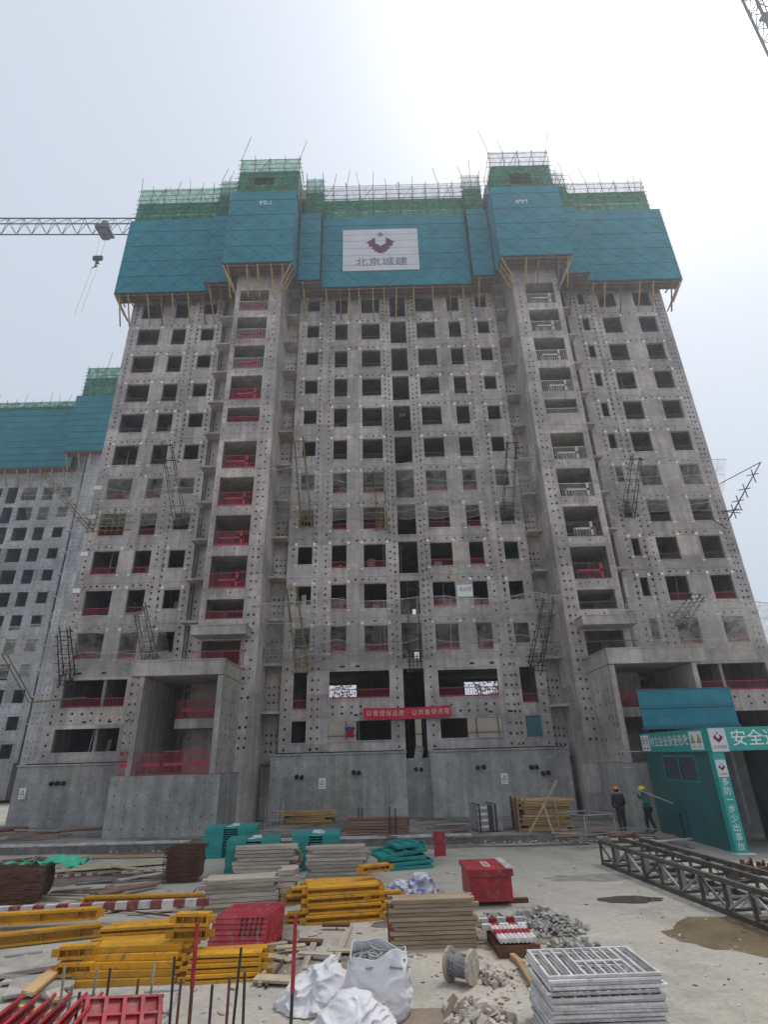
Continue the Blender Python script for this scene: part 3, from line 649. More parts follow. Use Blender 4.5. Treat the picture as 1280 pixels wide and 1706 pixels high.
panel(16.1, 18.1, 34.5, ZB, 48.9, 'narrow teal climbing platform right of the right balcony tower platform')
panel(-22.9, -14.95, 35.4, ZB, 49.7, 'teal climbing platform at the left corner of the tall block, above yellow brackets', sides=(1.35, 0))
panel(18.2, 26.4, 35.4, ZB, 49.5, 'greyish teal climbing platform at the right corner of the tall block', sides=(0, 1.35))
# tattered lettering marks sprayed on the tower platforms
for t, x, z in ((None, -9.6, 47.6), (None, 12.6, 46.9)):
    mk = thing('paper_notice', 'small torn white notice high on the teal mesh of the %s tower platform' % ('left' if x < 0 else 'right'), 'notice', (x, 32.5, z))
    b = MB(mk.location)
    for r_ in range(2):
        for i in range(6):
            if random.random() < .85: xx = x - 0.5 + i * 0.18; b.box(xx, xx + random.uniform(.08, .15), 32.48, 32.5, z + r_ * 0.25, z + r_ * 0.25 + random.uniform(.1, .2))
    b.build('paper_scrap', [WHITE], mk)

def scaffold(x0, x1, Y, z0, zm, zt, label, depth=1.3, dark=None, thin=None, gap=None, tall=(0.7, 2.6), left=True, right=True):
    t = thing('tube_scaffold', label, 'scaffold', ((x0 + x1) / 2, Y, z0), 'tube scaffolds with green nets on the roof'); o = t.location
    m = MB(o); nx = max(2, round((x1 - x0) / 1.25)); lv = []
    z = z0
    while z < zt + 0.05: lv.append(z); z += 0.62
    for yy in (Y, Y + depth):
        for i in range(nx + 1):
            x = x0 + (x1 - x0) * i / nx; top = zt + (random.uniform(*tall) if random.random() < 0.62 else random.uniform(0.1, 0.5))
            q = random.uniform(-.22, .22); m.tube((x, yy, z0), (x + q * 0.3, yy, zt), 0.028, 5); m.tube((x + q * 0.3, yy, zt), (x + q * 0.3 + q * (top - zt), yy + random.uniform(-.2, .2), top), 0.026, 5)
        for z in lv: m.tube((x0 - random.uniform(.1, .4), yy - 0.03, z), (x1 + random.uniform(.1, .4), yy - 0.03, z), 0.025, 5)
    for i in range(nx + 1):
        x = x0 + (x1 - x0) * i / nx
        for z in lv[::2]: m.tube((x, Y - random.uniform(.1, .3), z + 0.04), (x, Y + depth + 0.2, z + 0.04), 0.025, 5)
    for i in range(0, nx, 3): m.tube((x0 + (x1 - x0) * i / nx, Y - 0.05, z0), (x0 + (x1 - x0) * min(i + 2, nx) / nx, Y - 0.05, zt - 0.2), 0.025, 5)
    m.build('pole_lattice', [POLE], t)
    hs = [gap] if gap else []
    if dark: b = MB(o); wall(b, x0, x1, z0, zm, Y + 0.06, hs, 0.012); b.build('green_net', [dark], t)
    if dark: b = MB(o); wall(b, x0, x1, z0, zm, Y + depth + 0.05, [], 0.012); b.build('rear_net', [dark], t)
    if thin: b = MB(o); wall(b, x0, x1, zm + 0.02, zt, Y + 0.08, [], 0.012); b.build('thin_net', [thin], t)
    if dark:
        for side, x in ((left, x0), (right, x1)):
            if side: b = MB(o); wall(b, Y + 0.08, Y + depth, z0, zm, x, [], 0.012, ax='y'); b.build('side_net', [dark], t)
    if dark: d = MB(o); d.box(x0, x1, Y + 0.1, Y + depth - 0.05, zm - 0.05, zm); d.build('plank_deck', [PLANKD], t)
    return t
scaffold(-22.6, -13.2, 35.5, 48.9, 52.3, 54.3, 'green netted tube scaffold above the left wing, next to the crane jib', dark=GREENN, thin=GREENT)
scaffold(-6.6, 9.9, 35.5, 48.9, 52.0, 53.9, 'long green netted tube scaffold above the centre platform with the white sign', dark=GREENN, thin=GREYN)
scaffold(16.4, 25.6, 35.5, 48.9, 52.2, 53.7, 'green netted tube scaffold above the right wing with slanting poles', dark=GREENN, thin=GREYN)
scaffold(-12.3, -6.9, 32.8, 49.0, 52.5, 54.2, 'tall bright green netted tube scaffold on the left tower', depth=2.6, dark=GREENN, thin=GREENT, gap=(-10.9, -9.1, 50.7, 51.7), tall=(1.2, 3.2))
scaffold(10.5, 15.8, 32.8, 49.0, 52.4, 54.4, 'tall dark tube scaffold with torn grey net on the right tower', depth=2.6, dark=GREENN, thin=GREYN, gap=(12.0, 14.0, 49.9, 51.3), tall=(1.2, 3.4))
for x0, lab in ((-14.6, 'bare cluster of scaffold poles beside the left tower scaffold'), (-6.5, 'scaffold poles in the corner right of the left tower scaffold'), (8.2, 'scaffold poles in the corner left of the right tower scaffold'), (16.2, 'scaffold poles in the corner right of the right tower scaffold')):
    scaffold(x0, x0 + 1.6, 34.6, 49.0, 52.0, 53.9, lab, depth=0.9, dark=GREENN, thin=GREENT if x0 < 0 else GREYN, tall=(0.5, 2.2))

# big emblem sign on the centre platform
def emblem(parent, cx, y, cz, s, red=LOGO, grey=LOGOG):
    """split dark red diamond with saw-tooth lower edge round a pale V, small grey diamond above"""
    L = [(-1.0, 0.12), (-0.38, 0.62), (-0.38, 0.05), (0, -0.25), (0, -0.98), (-0.14, -0.86), (-0.2, -0.95), (-0.3, -0.72), (-0.45, -0.78), (-0.42, -0.58), (-0.66, -0.5), (-0.55, -0.32), (-0.86, -0.22), (-0.8, -0.02)]
    for sg in (1, -1):
        m = MB(parent.location); pts = [(cx + sg * x * s, cz + z * s) for x, z in L]
        m.prism(pts if sg > 0 else pts[::-1], y - 0.012, y, 0); m.build('emblem', [red], parent)
    m = MB(parent.location); m.prism([(cx - 0.27 * s, cz + 0.86 * s), (cx, cz + 0.66 * s), (cx + 0.27 * s, cz + 0.86 * s), (cx, cz + 1.14 * s)], y - 0.012, y, 0); m.build('emblem_tip', [grey], parent)
sg = thing('emblem_sign', 'large white sign with dark red diamond emblem and four grey characters on the teal mesh', 'sign', (0.32, 35.25, 45.0))
m = MB(sg.location); m.box(-3.07, 3.7, 35.25, 35.3, 42.5, 47.6); m.build('sign_sheet', [SIGNW], sg)
m = MB(sg.location)
for z in (43.1, 44.3, 45.2, 46.1, 46.9): m.box(-3.05, 3.68, 35.242, 35.249, z, z + 0.035)
m.build('batten', [GREYP], sg)
emblem(sg, 0.33, 35.24, 45.75, 1.28)
lettering('北京城建', 1.05, (0.03, -0.03, -1.55), LOGOG, sg, sx=1.12)

# cantilever frames and catch nets
def frame(px0, px1, Y0, Y1, label, m=REBAR, w=0.7):
    """latticed bar frame from the wall at px0 out and up to px1 (photo pixels at depths Y0, Y1 give its two ends)"""
    a = WY(*px0, Y0); b = WY(*px1, Y1); t = MB(a); d = (b - a).normalized(); side = Vector((1, 0, 0)); up = side.cross(d).normalized()
    ch = [(sx * w / 2, sz * 0.3) for sx in (-1, 1) for sz in (-1, 1)]
    for sx, sz in ch:
        t.tube(a + side * sx + up * sz - d * 0.5, b + side * sx * 0.85 + up * sz * 0.5 + d * random.uniform(0, .5), 0.036, 5)
    n = 5
    for i in range(n + 1):
        c = a.lerp(b, i / n); k = 1 - 0.15 * i / n
        for sz in (-0.3, 0.3): t.tube(c + side * (-w / 2 - 0.15) + up * sz * k, c + side * (w / 2 + 0.15) + up * sz * k, 0.022, 5)
        for sx in (-1, 1): t.tube(c + side * sx * w / 2 * k - up * 0.35, c + side * sx * w / 2 * k + up * 0.35, 0.022, 5)
    for i in range(4): t.tube(a + side * (-w / 2 + i * w / 3) - Vector((0, 0.0, 0.5)), a + side * (-w / 2 + i * w / 3) + Vector((0, 0, 0.6)), 0.025, 5)
    for sz in (-0.45, 0.45): t.tube(a + Vector((-w * 0.8, 0, sz)), a + Vector((w * 0.8, 0, sz)), 0.025, 5)
    return tag(t.build('cantilever_bracket', [m]), label, 'frame', 'barred frames that hold out the catch nets')
FR = [((300, 868), (278, 742), 'dark barred frame leaning out of a small window, upper net level, left wing', REBAR), ((510, 868), (498, 735), 'ochre and dark barred frame leaning out beside the left tower, upper net level', REBARY),
      ((636, 872), (632, 785), 'ochre barred frame before a big window left of the shaft, upper net level', REBARY), ((846, 862), (853, 738), 'dark barred frame leaning out near the right tower, upper net level', REBAR),
      ((1048, 852), (1060, 765), 'dark barred frame right of the right tower, upper net level', REBAR), ((112, 1128), (106, 1056), 'dark barred frame at the far left of the lower net level', REBAR),
      ((250, 1098), (233, 1013), 'dark barred frame above the left porch canopy', REBAR), ((503, 1108), (486, 982), 'rusty barred frame beside the left tower, lower net level', REBARY),
      ((692, 1105), (687, 982), 'barred frame hanging in the open shaft, lower net level', REBAR), ((893, 1105), (913, 1002), 'tall dark barred frame leaning out near the right tower, lower net level', REBAR),
      ((1135, 1032), (1160, 996), 'short dark barred frame above the right porch canopy', REBAR)]
for a, b, lab, m_ in FR: frame(a, b, 36.5, 34.0, lab, m_, 0.75)
def corner_frame(ends, label, m):
    t = MB(ends[0][0])
    for a, b in ends: t.tube(a, b, 0.035, 5)
    return tag(t.build('corner_bracket', [m]), label, 'frame', 'barred frames at the corners of the catch nets')
cf = []
A = WY(142, 885, 36.9); T = WY(68, 790, 35.0)
for dx in (0, 0.35):
    for dz in (0, 0.35): cf.append((A + Vector((0.4 + dx, 0, dz - 0.2)), T + Vector((dx, 0, dz * 0.4))))
for q in (0.2, 0.45, 0.7):
    c = A.lerp(T, q); cf += [(c + Vector((0.1, -.2, -.3)), c + Vector((0.6, -.2, .5))), (c + Vector((0, -.2, .1)), c + Vector((0.9, .2, .1)))]
for i in range(6): cf.append((A + Vector((0.2 + 0.45 * i, -0.1, -0.2)), A + Vector((0.3 + 0.42 * i, -0.15, 1.5 + 0.3 * math.sin(i * 2)))))
for z in (-0.1, 0.5, 1.0): cf.append((A + Vector((0, -0.12, z)), A + Vector((3.4, -0.12, z + 0.1))))
corner_frame(cf, 'tangle of ochre bars reaching out at the left corner, upper net level', REBARY)
cf = []; A = WY(1213, 868, 36.6); T = WY(1268, 770, 35.6)
for dx in (0, 0.25): cf += [(A + Vector((dx, 0, dx)), T), (A + Vector((-0.3 + dx, 0, 0.8)), A + Vector((1.1 + dx, 0, 0.6 + dx)))]
for q in (0.15, 0.3, 0.5, 0.75): c = A.lerp(T, q); cf.append((c + Vector((-0.4, 0, 0.1)), c + Vector((0.5, 0, 0.25)))); cf.append((c + Vector((0.1, 0, -0.5)), c + Vector((0.05, 0, 0.6))))
cf.append((T, WY(1200, 806, 36.6))); cf.append((A + Vector((-0.2, 0, -0.6)), A + Vector((-2.0, 0, 1.0))))
corner_frame(cf, 'dark bars sticking out against the sky at the right corner', REBAR)
cf = []; A = WY(48, 1170, 36.9); T = WY(2, 1092, 34.5)
for dx in (0, 0.3): cf += [(A + Vector((dx, 0, 0)), T + Vector((dx, 0, 0.1))), (A + Vector((dx, 0, 0)), A + Vector((3.5 + dx, -.2, 0.2)))]
corner_frame(cf, 'bars and plank reaching out at the lower left corner', REBARY)

def net(name, x0, x1, zb, zo, label, Y0=36.7, Y1=33.9, seed=0.0, m=CATCH, rope=True, group='catch nets stretched round the building'):
    t = thing(name, label, 'net', ((x0 + x1) / 2, Y0, zb), group); mb = MB(t.location); nx = max(8, int((x1 - x0) / 0.3)); ny = 9; idx = {}
    vs, fs = [], []
    for j in range(ny + 1):
        v = j / ny
        for i in range(nx + 1):
            x = x0 + (x1 - x0) * i / nx
            sag = 0.55 * math.sin(PI * v) * (0.6 + 0.6 * abs(math.sin(x * 0.55 + seed))) + 0.35 * v * abs(math.sin(x * 0.48 + seed)) ** 0.7
            vs.append((x, Y0 + (Y1 - Y0) * v + 0.15 * noise.noise((x, v * 3, seed)), zb + (zo - zb) * v - sag + 0.2 * noise.noise((x * .9, v * 4, seed + 4))))
    for j in range(ny):
        for i in range(nx): a = j * (nx + 1) + i; fs.append((a, a + 1, a + nx + 2, a + nx + 1))
    mb.add(vs, fs); o = mb.build('net_sheet', [m], t, smooth=True); o.modifiers.new('thickness', 'SOLIDIFY').thickness = 0.01
    if rope:
        r = MB(t.location)
        for row in (ny, ny - 2, ny // 2, 2, 0):
            for i in range(nx): r.tube(vs[row * (nx + 1) + i], vs[row * (nx + 1) + i + 1], 0.022 if row == ny else 0.014, 4)
        for i in range(0, nx, 7):
            for j in range(ny): r.tube(vs[j * (nx + 1) + i], vs[(j + 1) * (nx + 1) + i], 0.012, 4)
        r.build('edge_rope', [mat('net_rope', (0.5, 0.48, 0.45), 0.9, bump=0) if not bpy.data.materials.get('net_rope') else bpy.data.materials['net_rope']], t)
    return t
net('catch_net', -21.8, -13.0, 19.4, 22.4, 'torn pale catch net sagging across the left wing, upper level', seed=1)
net('catch_net', -8.0, 10.8, 19.4, 22.6, 'pale catch net sagging across the centre, upper level', seed=2)
net('catch_net', 15.2, 24.2, 19.4, 22.4, 'pale catch net across the right wing, upper level', seed=3)
net('catch_net', -21.8, -14.0, 9.3, 12.4, 'pale catch net across the left wing, lower level, above the left porch', seed=4)
net('catch_net', -8.6, 11.6, 9.3, 12.9, 'long pale catch net strung across the centre, lower level', seed=5)
net('catch_net', 15.0, 25.2, 9.3, 12.2, 'heavy pale catch net bunched above the right porch', seed=6, m=CATCHD)
net('loose_net', -26.5, -21.9, 8.9, 12.0, 'white net bundle hanging off the left corner, lower level', seed=7, m=CATCHD, Y0=36.9, Y1=34.5, group='nets at the left corner')
net('loose_net', -26.0, -21.9, 19.6, 22.6, 'thin net drawn out at the left corner, upper level', seed=8, Y0=36.9, Y1=35, group='nets at the left corner')

# banner, floor sign, warning signs
bn = thing('slogan_banner', 'red cloth banner with a pale slogan hung across the open shaft', 'banner', (1.13, 36.55, 6.1))
m = MB(bn.location); n = 26
top = [(-1.63 + 5.52 * i / n, 36.6 - 0.12 * math.sin(PI * i / n), 6.40 - 0.08 * max(0, math.sin(PI * i / n)) ** 0.8 + 0.05 * i / n) for i in range(n + 1)]
for i in range(n):
    a, b = top[i], top[i + 1]; h = 0.66
    m.add([a, b, (b[0], b[1] - 0.02, b[2] - h), (a[0], a[1] - 0.02, a[2] - h), (a[0], a[1] + 0.03, a[2]), (b[0], b[1] + 0.03, b[2]), (b[0], b[1] + 0.01, b[2] - h), (a[0], a[1] + 0.01, a[2] - h)], [(3, 2, 1, 0), (4, 5, 6, 7), (0, 1, 5, 4), (3, 7, 6, 2)])
m.build('cloth', [BANNER], bn, smooth=False)
for i, ch in enumerate('以管理保品质·以质量保进度'):
    f = (i + 0.9) / 13.6; x = -1.63 + 5.52 * f; z = 6.40 - 0.08 * max(0, math.sin(PI * f)) ** 0.8 + 0.05 * f - 0.34
    lettering(ch, 0.37, (x - 1.13, -0.115 - 0.1 * math.sin(PI * f) + 0.06, z - 6.1), PINKT, bn)
fs_ = thing('floor_sign', 'small white sheet sign with magenta characters between two windows of the fourth row', 'sign', (5.43, 36.74, 13.9))
m = MB(fs_.location); m.box(4.9, 5.96, 36.73, 36.75, 13.45, 14.3); m.build('sign_sheet', [WHITE], fs_)
lettering('8', 0.42, (-0.27, -0.015, 0.05), LOGOG, fs_); lettering('#楼', 0.4, (0.18, -0.015, 0.05), MAGENTA, fs_)
for px, py, lab in ((37, 1322, 'white warning sign with triangle on the left base wall'), (537, 1305, 'white warning sign with triangle on the centre base wall, left of the shaft'), (841, 1297, 'white warning sign with triangle on the base wall right of the shaft')):
    q = WY(px, py, 35.74); wsn = thing('warning_sign', lab, 'sign', q, 'warning signs on the base walls'); m = MB(q)
    m.box(q.x - 0.2, q.x + 0.2, q.y, q.y + 0.02, q.z - 0.29, q.z + 0.29); m.build('sign_plate', [WHITE], wsn)
    m = MB(q); m.prism([(q.x - 0.15, q.z - 0.06), (q.x + 0.15, q.z - 0.06), (q.x, q.z + 0.22)], q.y - 0.008, q.y); m.prism([(q.x - 0.09, q.z - 0.025), (q.x + 0.09, q.z - 0.025), (q.x, q.z + 0.14)], q.y - 0.014, q.y - 0.009, 1); m.box(q.x - 0.014, q.x + 0.014, q.y - 0.02, q.y - 0.0145, q.z - 0.01, q.z + 0.07)
    m.build('triangle', [LOGOG, WHITE], wsn)
    lettering('注意安全', 0.085, (0, -0.01, -0.17), LOGOG, wsn)
for k, z in ((2, 14.6), (3, 17.3), (4, 20.2), (5, 22.6)):
    fp = thing('floor_plate', 'small blank white floor plate on the left corner, row %d of four from the bottom' % (k - 1), 'sign', (-21.5, 36.75, z), 'small plates on the left corner'); m = MB(fp.location); m.box(-21.78, -21.25, 36.74, 36.76, z - 0.16, z + 0.16); m.build('plate', [WHITE], fp)

# ------------------------------------------------------------------ neighbour block behind on the left
NX, NY = -50.2, 66.0
NB = thing('neighbour_building', 'farther grey concrete block with a flat teal mesh top behind the left corner', 'building', (NX, NY, 0)); NO = NB.location
cols = [(c, a - 1.63, b - 1.63) for c, a, b in COLS_C]
nk = list(range(0, 10)); nh = []; nst = MB(NO)
def nz(k): return wt(k) - 0.3
hh = []
for bx in (NX, NX - 17.5):
    for c, a, b in cols:
        for k in nk + [-1, -2]:
            z0, z1 = zr(c, k); hh.append((bx + a - .16, bx + b + .16, z0 - .08, z1 + .05))
    for k in nk + [-1, -2]: hh.append((bx - 0.7, bx + 0.72, wt(k) - 2.3, wt(k) + 0.14))
m = MB(NO); wall(m, NX - 27, NX + 9.0, 0.3, 50, NY, hh, 0.2)
for k in nk: m.box(NX - 27, NX + 9.0, NY - 0.03, NY - 0.001, wt(k) + 0.47, wt(k) + 0.52)
for x in (NX - 6.0, NX + 6.0): m.box(x - 0.22, x + 0.22, NY - 0.03, NY - 0.001, 3, 49)
for k in [-2, -1] + nk:
    for x in (-2.3 + 1.3, 1.0, 1.3, 5.75, 6.5, 8.2, -5.75, -6.5):
        for i in range(4): dots(m, [(NX + x, NY, wt(k) - 1.9 + 0.6 * i)], r=0.07)
    x = 1.7
    while x < 8: dots(m, [(NX + x, NY, wt(k) + 0.25)], r=0.08); x += random.uniform(.45, .9)
m.build('front_wall', [CONN, HOLE_SHADE], NB)
for h in hh:
    if h[0] > NX - 7 and h[2] < 33: m = MB(NO); window_mb(m, *h, NY); m.build('window', [CONN], NB)
m = MB(NO); m.box(NX + 11.0, NX + 13.6, NY - 2.8, NY + 1, 0.3, 50)
for k in [-2, -1] + nk:
    for i in range(4):
        for x in (11.4, 11.9, 12.4): dots(m, [(NX + x, NY - 2.8, wt(k) - 1.6 + 0.55 * i)], r=0.07)
m.build('corner_pier', [CONN, HOLE_SHADE], NB)
m = MB(NO); m.box(NX + 9.0, NX + 13.6, NY + 0.4, NY + 0.6, 0.3, 50)
m.build('recess_wall', [CONN], NB)
for k in [-1] + nk:
    m = MB(NO); m.box(NX + 9.02, NX + 10.98, NY - 0.8, NY + 0.398, wt(k) - 1.0, wt(k) - 0.85); m.build('ledge', [CONN], NB)
    m = MB(NO); m.box(NX - 27, NX + 9, NY + 0.21, NY + 9, wt(k) + 0.36, wt(k) + 0.5); m.build('floor_slab', [INNER], NB)
m = MB(NO); m.box(NX - 27, NX + 9, NY + 9.01, NY + 9.2, 0.3, 50); m.box(NX + 8.8, NX + 9.0, NY + 0.61, NY + 9, 0.3, 50); m.build('rear_wall', [INNER], NB)
for u_ in (-26.5, -23.6, -21.3, -18.4, -16.6, -13.7, -11.4, -8.7, -6.05, -3.8, -0.95, 0.95, 3.8, 6.05): m = MB(NO); x = NX + u_; m.box(x - .1, x + .1, NY + 0.22, NY + 9, 0.3, 50); m.build('cross_wall', [INNER], NB)
m = MB(NO); m.box(NX - 27, NX + 9.3, NY - 1.2, NY - 0.004, 0.3, 3.9); m.build('base_wall', [CONB], NB)
def npanel(x0, x1, Y, zb, zt, label):
    t = thing('climbing_platform', label, 'scaffold', ((x0 + x1) / 2, Y, zb), 'teal mesh platforms on the farther block'); o = t.location
    m = MB(o); m.box(x0, x1, Y - 0.02, Y + 0.02, zb, zt); m.build('mesh_panel', [TEALN], t)
    m = MB(o)
    for j in range(10): m.tube((x0, Y - 0.04, zb + j * (zt - zb) / 9), (x1, Y - 0.04, zb + j * (zt - zb) / 9), 0.022, 4)
    m.build('frame', [TEALD], t); m = MB(o); m.box(x0, x1, Y + 0.03, Y + 1.3, zb - 0.15, zb - 0.02); m.build('deck', [PLANKD], t)
    x = x0 + 0.4
    while x < x1: m = MB(o); m.beam((x, Y + 0.1, zb - 0.2), (x, Y + 1.2, zb - 2.3), 0.14, 0.14); m.build('bracket', [YBRK], t); x += 1.6
npanel(NX - 27, NX + 7.9, NY - 1.3, 40.4, 49.7, 'long teal mesh platform along the top of the farther block')
npanel(NX + 8.0, NX + 14, NY - 3.6, 41.4, 50.2, 'teal mesh platform on the corner tower of the farther block')
scaffold(NX - 27, NX + 7.8, NY - 1.2, 49.0, 50.3, 51.2, 'low green netted scaffold along the roof of the farther block', dark=GREENN, thin=GREENN, tall=(0.4, 1.6))
scaffold(NX + 8.6, NX + 14, NY - 3.4, 50.0, 53.4, 55.2, 'tall green netted scaffold on the corner tower of the farther block', dark=GREENN, thin=GREENN, depth=2.2, tall=(0.8, 3.0))

# ------------------------------------------------------------------ tower cranes
def lattice(mb, a, b, w, h, n, r=0.07, mi=0):
    """triangular jib: two lower chords and one upper chord"""
    a = Vector(a); b = Vector(b); d = (b - a).normalized(); s = d.cross(Vector((0, 0, 1))).normalized(); u = Vector((0, 0, 1))
    mb.tube(a - s * w / 2, b - s * w / 2, r, 6, mi); mb.tube(a + s * w / 2, b + s * w / 2, r, 6, mi); mb.tube(a + u * h, b + u * h, r * 1.1, 6, mi)
    for i in range(n):
        p0 = a.lerp(b, i / n); p1 = a.lerp(b, (i + .5) / n); p2 = a.lerp(b, (i + 1) / n)
        for sg in (-1, 1):
            mb.tube(p0 + s * sg * w / 2, p1 + u * h, r * 0.45, 4, mi); mb.tube(p1 + u * h, p2 + s * sg * w / 2, r * 0.45, 4, mi)
        mb.tube(p0 - s * w / 2, p0 + s * w / 2, r * 0.45, 4, mi); mb.tube(p0 - s * w / 2, p2 + s * w / 2, r * 0.4, 4, mi)
ja = Vector((-72, 45.6, 63.2)); jb = Vector((-24.0, 47.0, 63.2))
cr = thing('tower_crane', 'tower crane with a long lattice jib and hanging hook against the sky at left', 'crane', (-64, 45.8, 0))
m = MB(cr.location); lattice(m, ja, jb, 1.5, 1.9, 26, 0.085); m.build('jib', [CRANE], cr)
m = MB(cr.location)
for sx in (-0.8, 0.8):
    for sy in (-0.8, 0.8): m.tube((-64 + sx, 45.8 + sy, 0), (-64 + sx, 45.8 + sy, 66), 0.1, 6)
for i in range(44):
    z = i * 1.5
    for sx in (-0.8, 0.8): m.tube((-64 + sx, 45.0, z), (-64 + sx, 46.6, z + 1.5), 0.04, 4); m.tube((-64 - sx, 45.8 + sx, z), (-64 + sx, 45.8 + sx, z + 1.5), 0.04, 4)
m.build('mast', [CRANE], cr)
tx = -33.2; ty = 46.8
m = MB(cr.location); m.box(tx - 0.8, tx + 0.8, ty - 0.9, ty + 0.9, 62.7, 63.0); m.box(tx - 0.4, tx + 0.5, ty - 0.6, ty + 0.6, 62.1, 62.69); m.box(tx - 0.3, tx + 0.3, ty - 0.5, ty + 0.5, 63.01, 64.2)
m.tube((tx - 0.6, ty - 1, 63.2), (tx - 0.6, ty - 1, 62.5), 0.08); m.tube((tx + 0.6, ty - 1, 63.2), (tx + 0.6, ty - 1, 62.5), 0.08); m.build('trolley', [CRANE], cr)
m = MB(cr.location)
for sx in (-0.45, 0.45): m.tube((tx + sx, ty, 62.1), (tx + sx * 0.6, ty, 58.6), 0.018, 4)
m.build('hoist_rope', [CRANE], cr)
m = MB(cr.location); m.box(tx - 0.55, tx + 0.55, ty - 0.15, ty + 0.15, 58.1, 58.65); m.box(tx - 0.13, tx + 0.17, ty - 0.1, ty + 0.1, 57.5, 58.09); m.tube((tx, ty, 57.6), (tx - 0.1, ty, 57.0), 0.09, 6); m.tube((tx + .1, ty, 57.7), (tx + 0.28, ty, 57.45), 0.08, 6); m.tube((tx - 0.4, ty, 56.8), (tx + 0.2, ty, 57.1), 0.06, 6)
m.build('hook_block', [BLACKP], cr)
m = MB(cr.location); m.tube((tx - 0.4, ty, 56.8), (tx - 1.0, ty, 49.6), 0.015, 4); m.tube((tx + 0.2, ty, 57), (tx - 0.3, ty, 49.9), 0.015, 4); m.build('sling', [CRANE], cr)
c2 = thing('crane_jib', 'dark lattice crane jib cutting the upper right corner of the sky', 'crane', (40, 32, 72))
m = MB(c2.location); a = WY(1237, 0, 30) + Vector((-4.2, -3.6, 0)); d = Vector((5.6, 4.8, 0)).normalized(); s = Vector((d.y, -d.x, 0))
lattice(m, a + s * 1.0 , a + d * 19 + s * 1.0, 2.0, 2.2, 10, 0.13); m.build('lattice_section', [CRANE], c2)
m = MB(c2.location)
for q in (3, 6, 9, 12): c = a + d * q + s * 1.0; m.box(c.x - 0.5, c.x + 0.5, c.y - 0.4, c.y + 0.4, c.z - 0.02, c.z + 0.05)
m.tube(a + d * 2 + s * 1.3 + Vector((0, 0, .3)), a + d * 18 + s * 1.3 + Vector((0, 0, .3)), 0.05); m.build('walkway', [CRANE], c2)

# ------------------------------------------------------------------ things behind the block, seen through the ground floors
def tree(x, y, h, seed, label):
    rnd = random.Random(seed); t = thing('poplar_tree', label, 'tree', (x, y, 0), 'trees behind the block'); o = t.location
    m = MB(o); m.tube((x, y, 0), (x + 0.2, y, h * 0.75), 0.16, 7, 0, 0.05); br = []
    for i in range(9):
        z = h * (0.3 + 0.06 * i); an = rnd.uniform(0, 6.28); e = Vector((x + math.cos(an) * h * 0.2, y + math.sin(an) * h * 0.2, z + h * 0.17)); m.tube((x + 0.1, y, z), e, 0.06, 5, 0, 0.02); br.append(e)
    m.build('trunk', [TRUNK], t); c = MB(o)
    for i in range(700):
        b = rnd.choice(br); p = b + Vector((rnd.gauss(0, .6), rnd.gauss(0, .6), rnd.gauss(0, .7))); q = rnd.uniform(.12, .25)
        v1 = Vector((rnd.gauss(0, 1), rnd.gauss(0, 1), rnd.gauss(0, 1))).normalized(); v2 = v1.orthogonal().normalized(); c.quad(p - v1 * q, p + v2 * q * .5, p + v1 * q, p - v2 * q * .5)
    c.build('crown', [LEAF], t)
for i, (x, y, h, lab) in enumerate(((-7.5, 58, 13, 'sparse leafy tree seen through the left big opening of the second storey'), (-3.2, 60, 12, 'loose tree behind the block near the shaft'), (9.0, 57, 13, 'sparse leafy tree seen through the right big opening of the second storey'), (12.5, 60, 12, 'thin tree behind the block seen beside the right tower'), (33, 57, 14, 'tree behind the right corner of the block'))):
    tree(x, y, h, i, lab)
hd = thing('site_hoarding', 'white panelled site wall with dark rails behind the block, seen through the ground floor', 'fence', (0, 54, 0)); m = MB(hd.location)
m.box(-30, 40, 54, 54.1, 0, 6.6); m.build('panel', [WHITE], hd); m = MB(hd.location)
for x in range(-30, 41, 2): m.box(x - 0.05, x + 0.05, 53.93, 53.995, 0, 6.7)
for z in (0.6, 5.3, 6.6): m.box(-30, 40, 53.86, 53.925, z, z + 0.09)
m.build('rail', [GREYP], hd)
nb = thing('notice_board', 'red and blue notice hung on the white site wall behind the block', 'notice', (-3.6, 53.8, 5.2)); m = MB(nb.location); m.box(-3.95, -3.3, 53.78, 53.82, 5.2, 5.85, 0); m.box(-4.1, -3.2, 53.78, 53.82, 5.86, 6.1, 1); m.build('board', [BANNER, mat('blue_print', (0.05, 0.12, 0.5), 0.6, bump=0)], nb)

# ================================================================== the yard
def dup(src, loc, rz=0.0, rx=0.0, ry=0.0, label=None, scale=None):
    o = src.copy(); COL.objects.link(o); o.location = loc; o.rotation_euler = (rx, ry, rz)
    if scale: o.scale = scale
    if label: o['label'] = label
    for ch in src.children:
        c = ch.copy(); COL.objects.link(c); c.parent = o
    return o
def first_then_copies(proto):
    """place(loc, ...) moves the prototype the first time and copies it afterwards"""
    used = [False]
    def place(loc, rz=0.0, rx=0.0, ry=0.0, label=None, scale=None):
        if not used[0]:
            used[0] = True; proto.location = loc; proto.rotation_euler = (rx, ry, rz)
            if scale: proto.scale = scale
            if label: proto['label'] = label
            return proto
        return dup(proto, loc, rz, rx, ry, label, scale)
    return place
def span(pl, pr, z=0.0):
    a = G(*pl, z); b = G(*pr, z); d = b - a; return a, b, d.length, math.atan2(d.y, d.x), d.normalized(), Vector((-d.y, d.x, 0)).normalized()

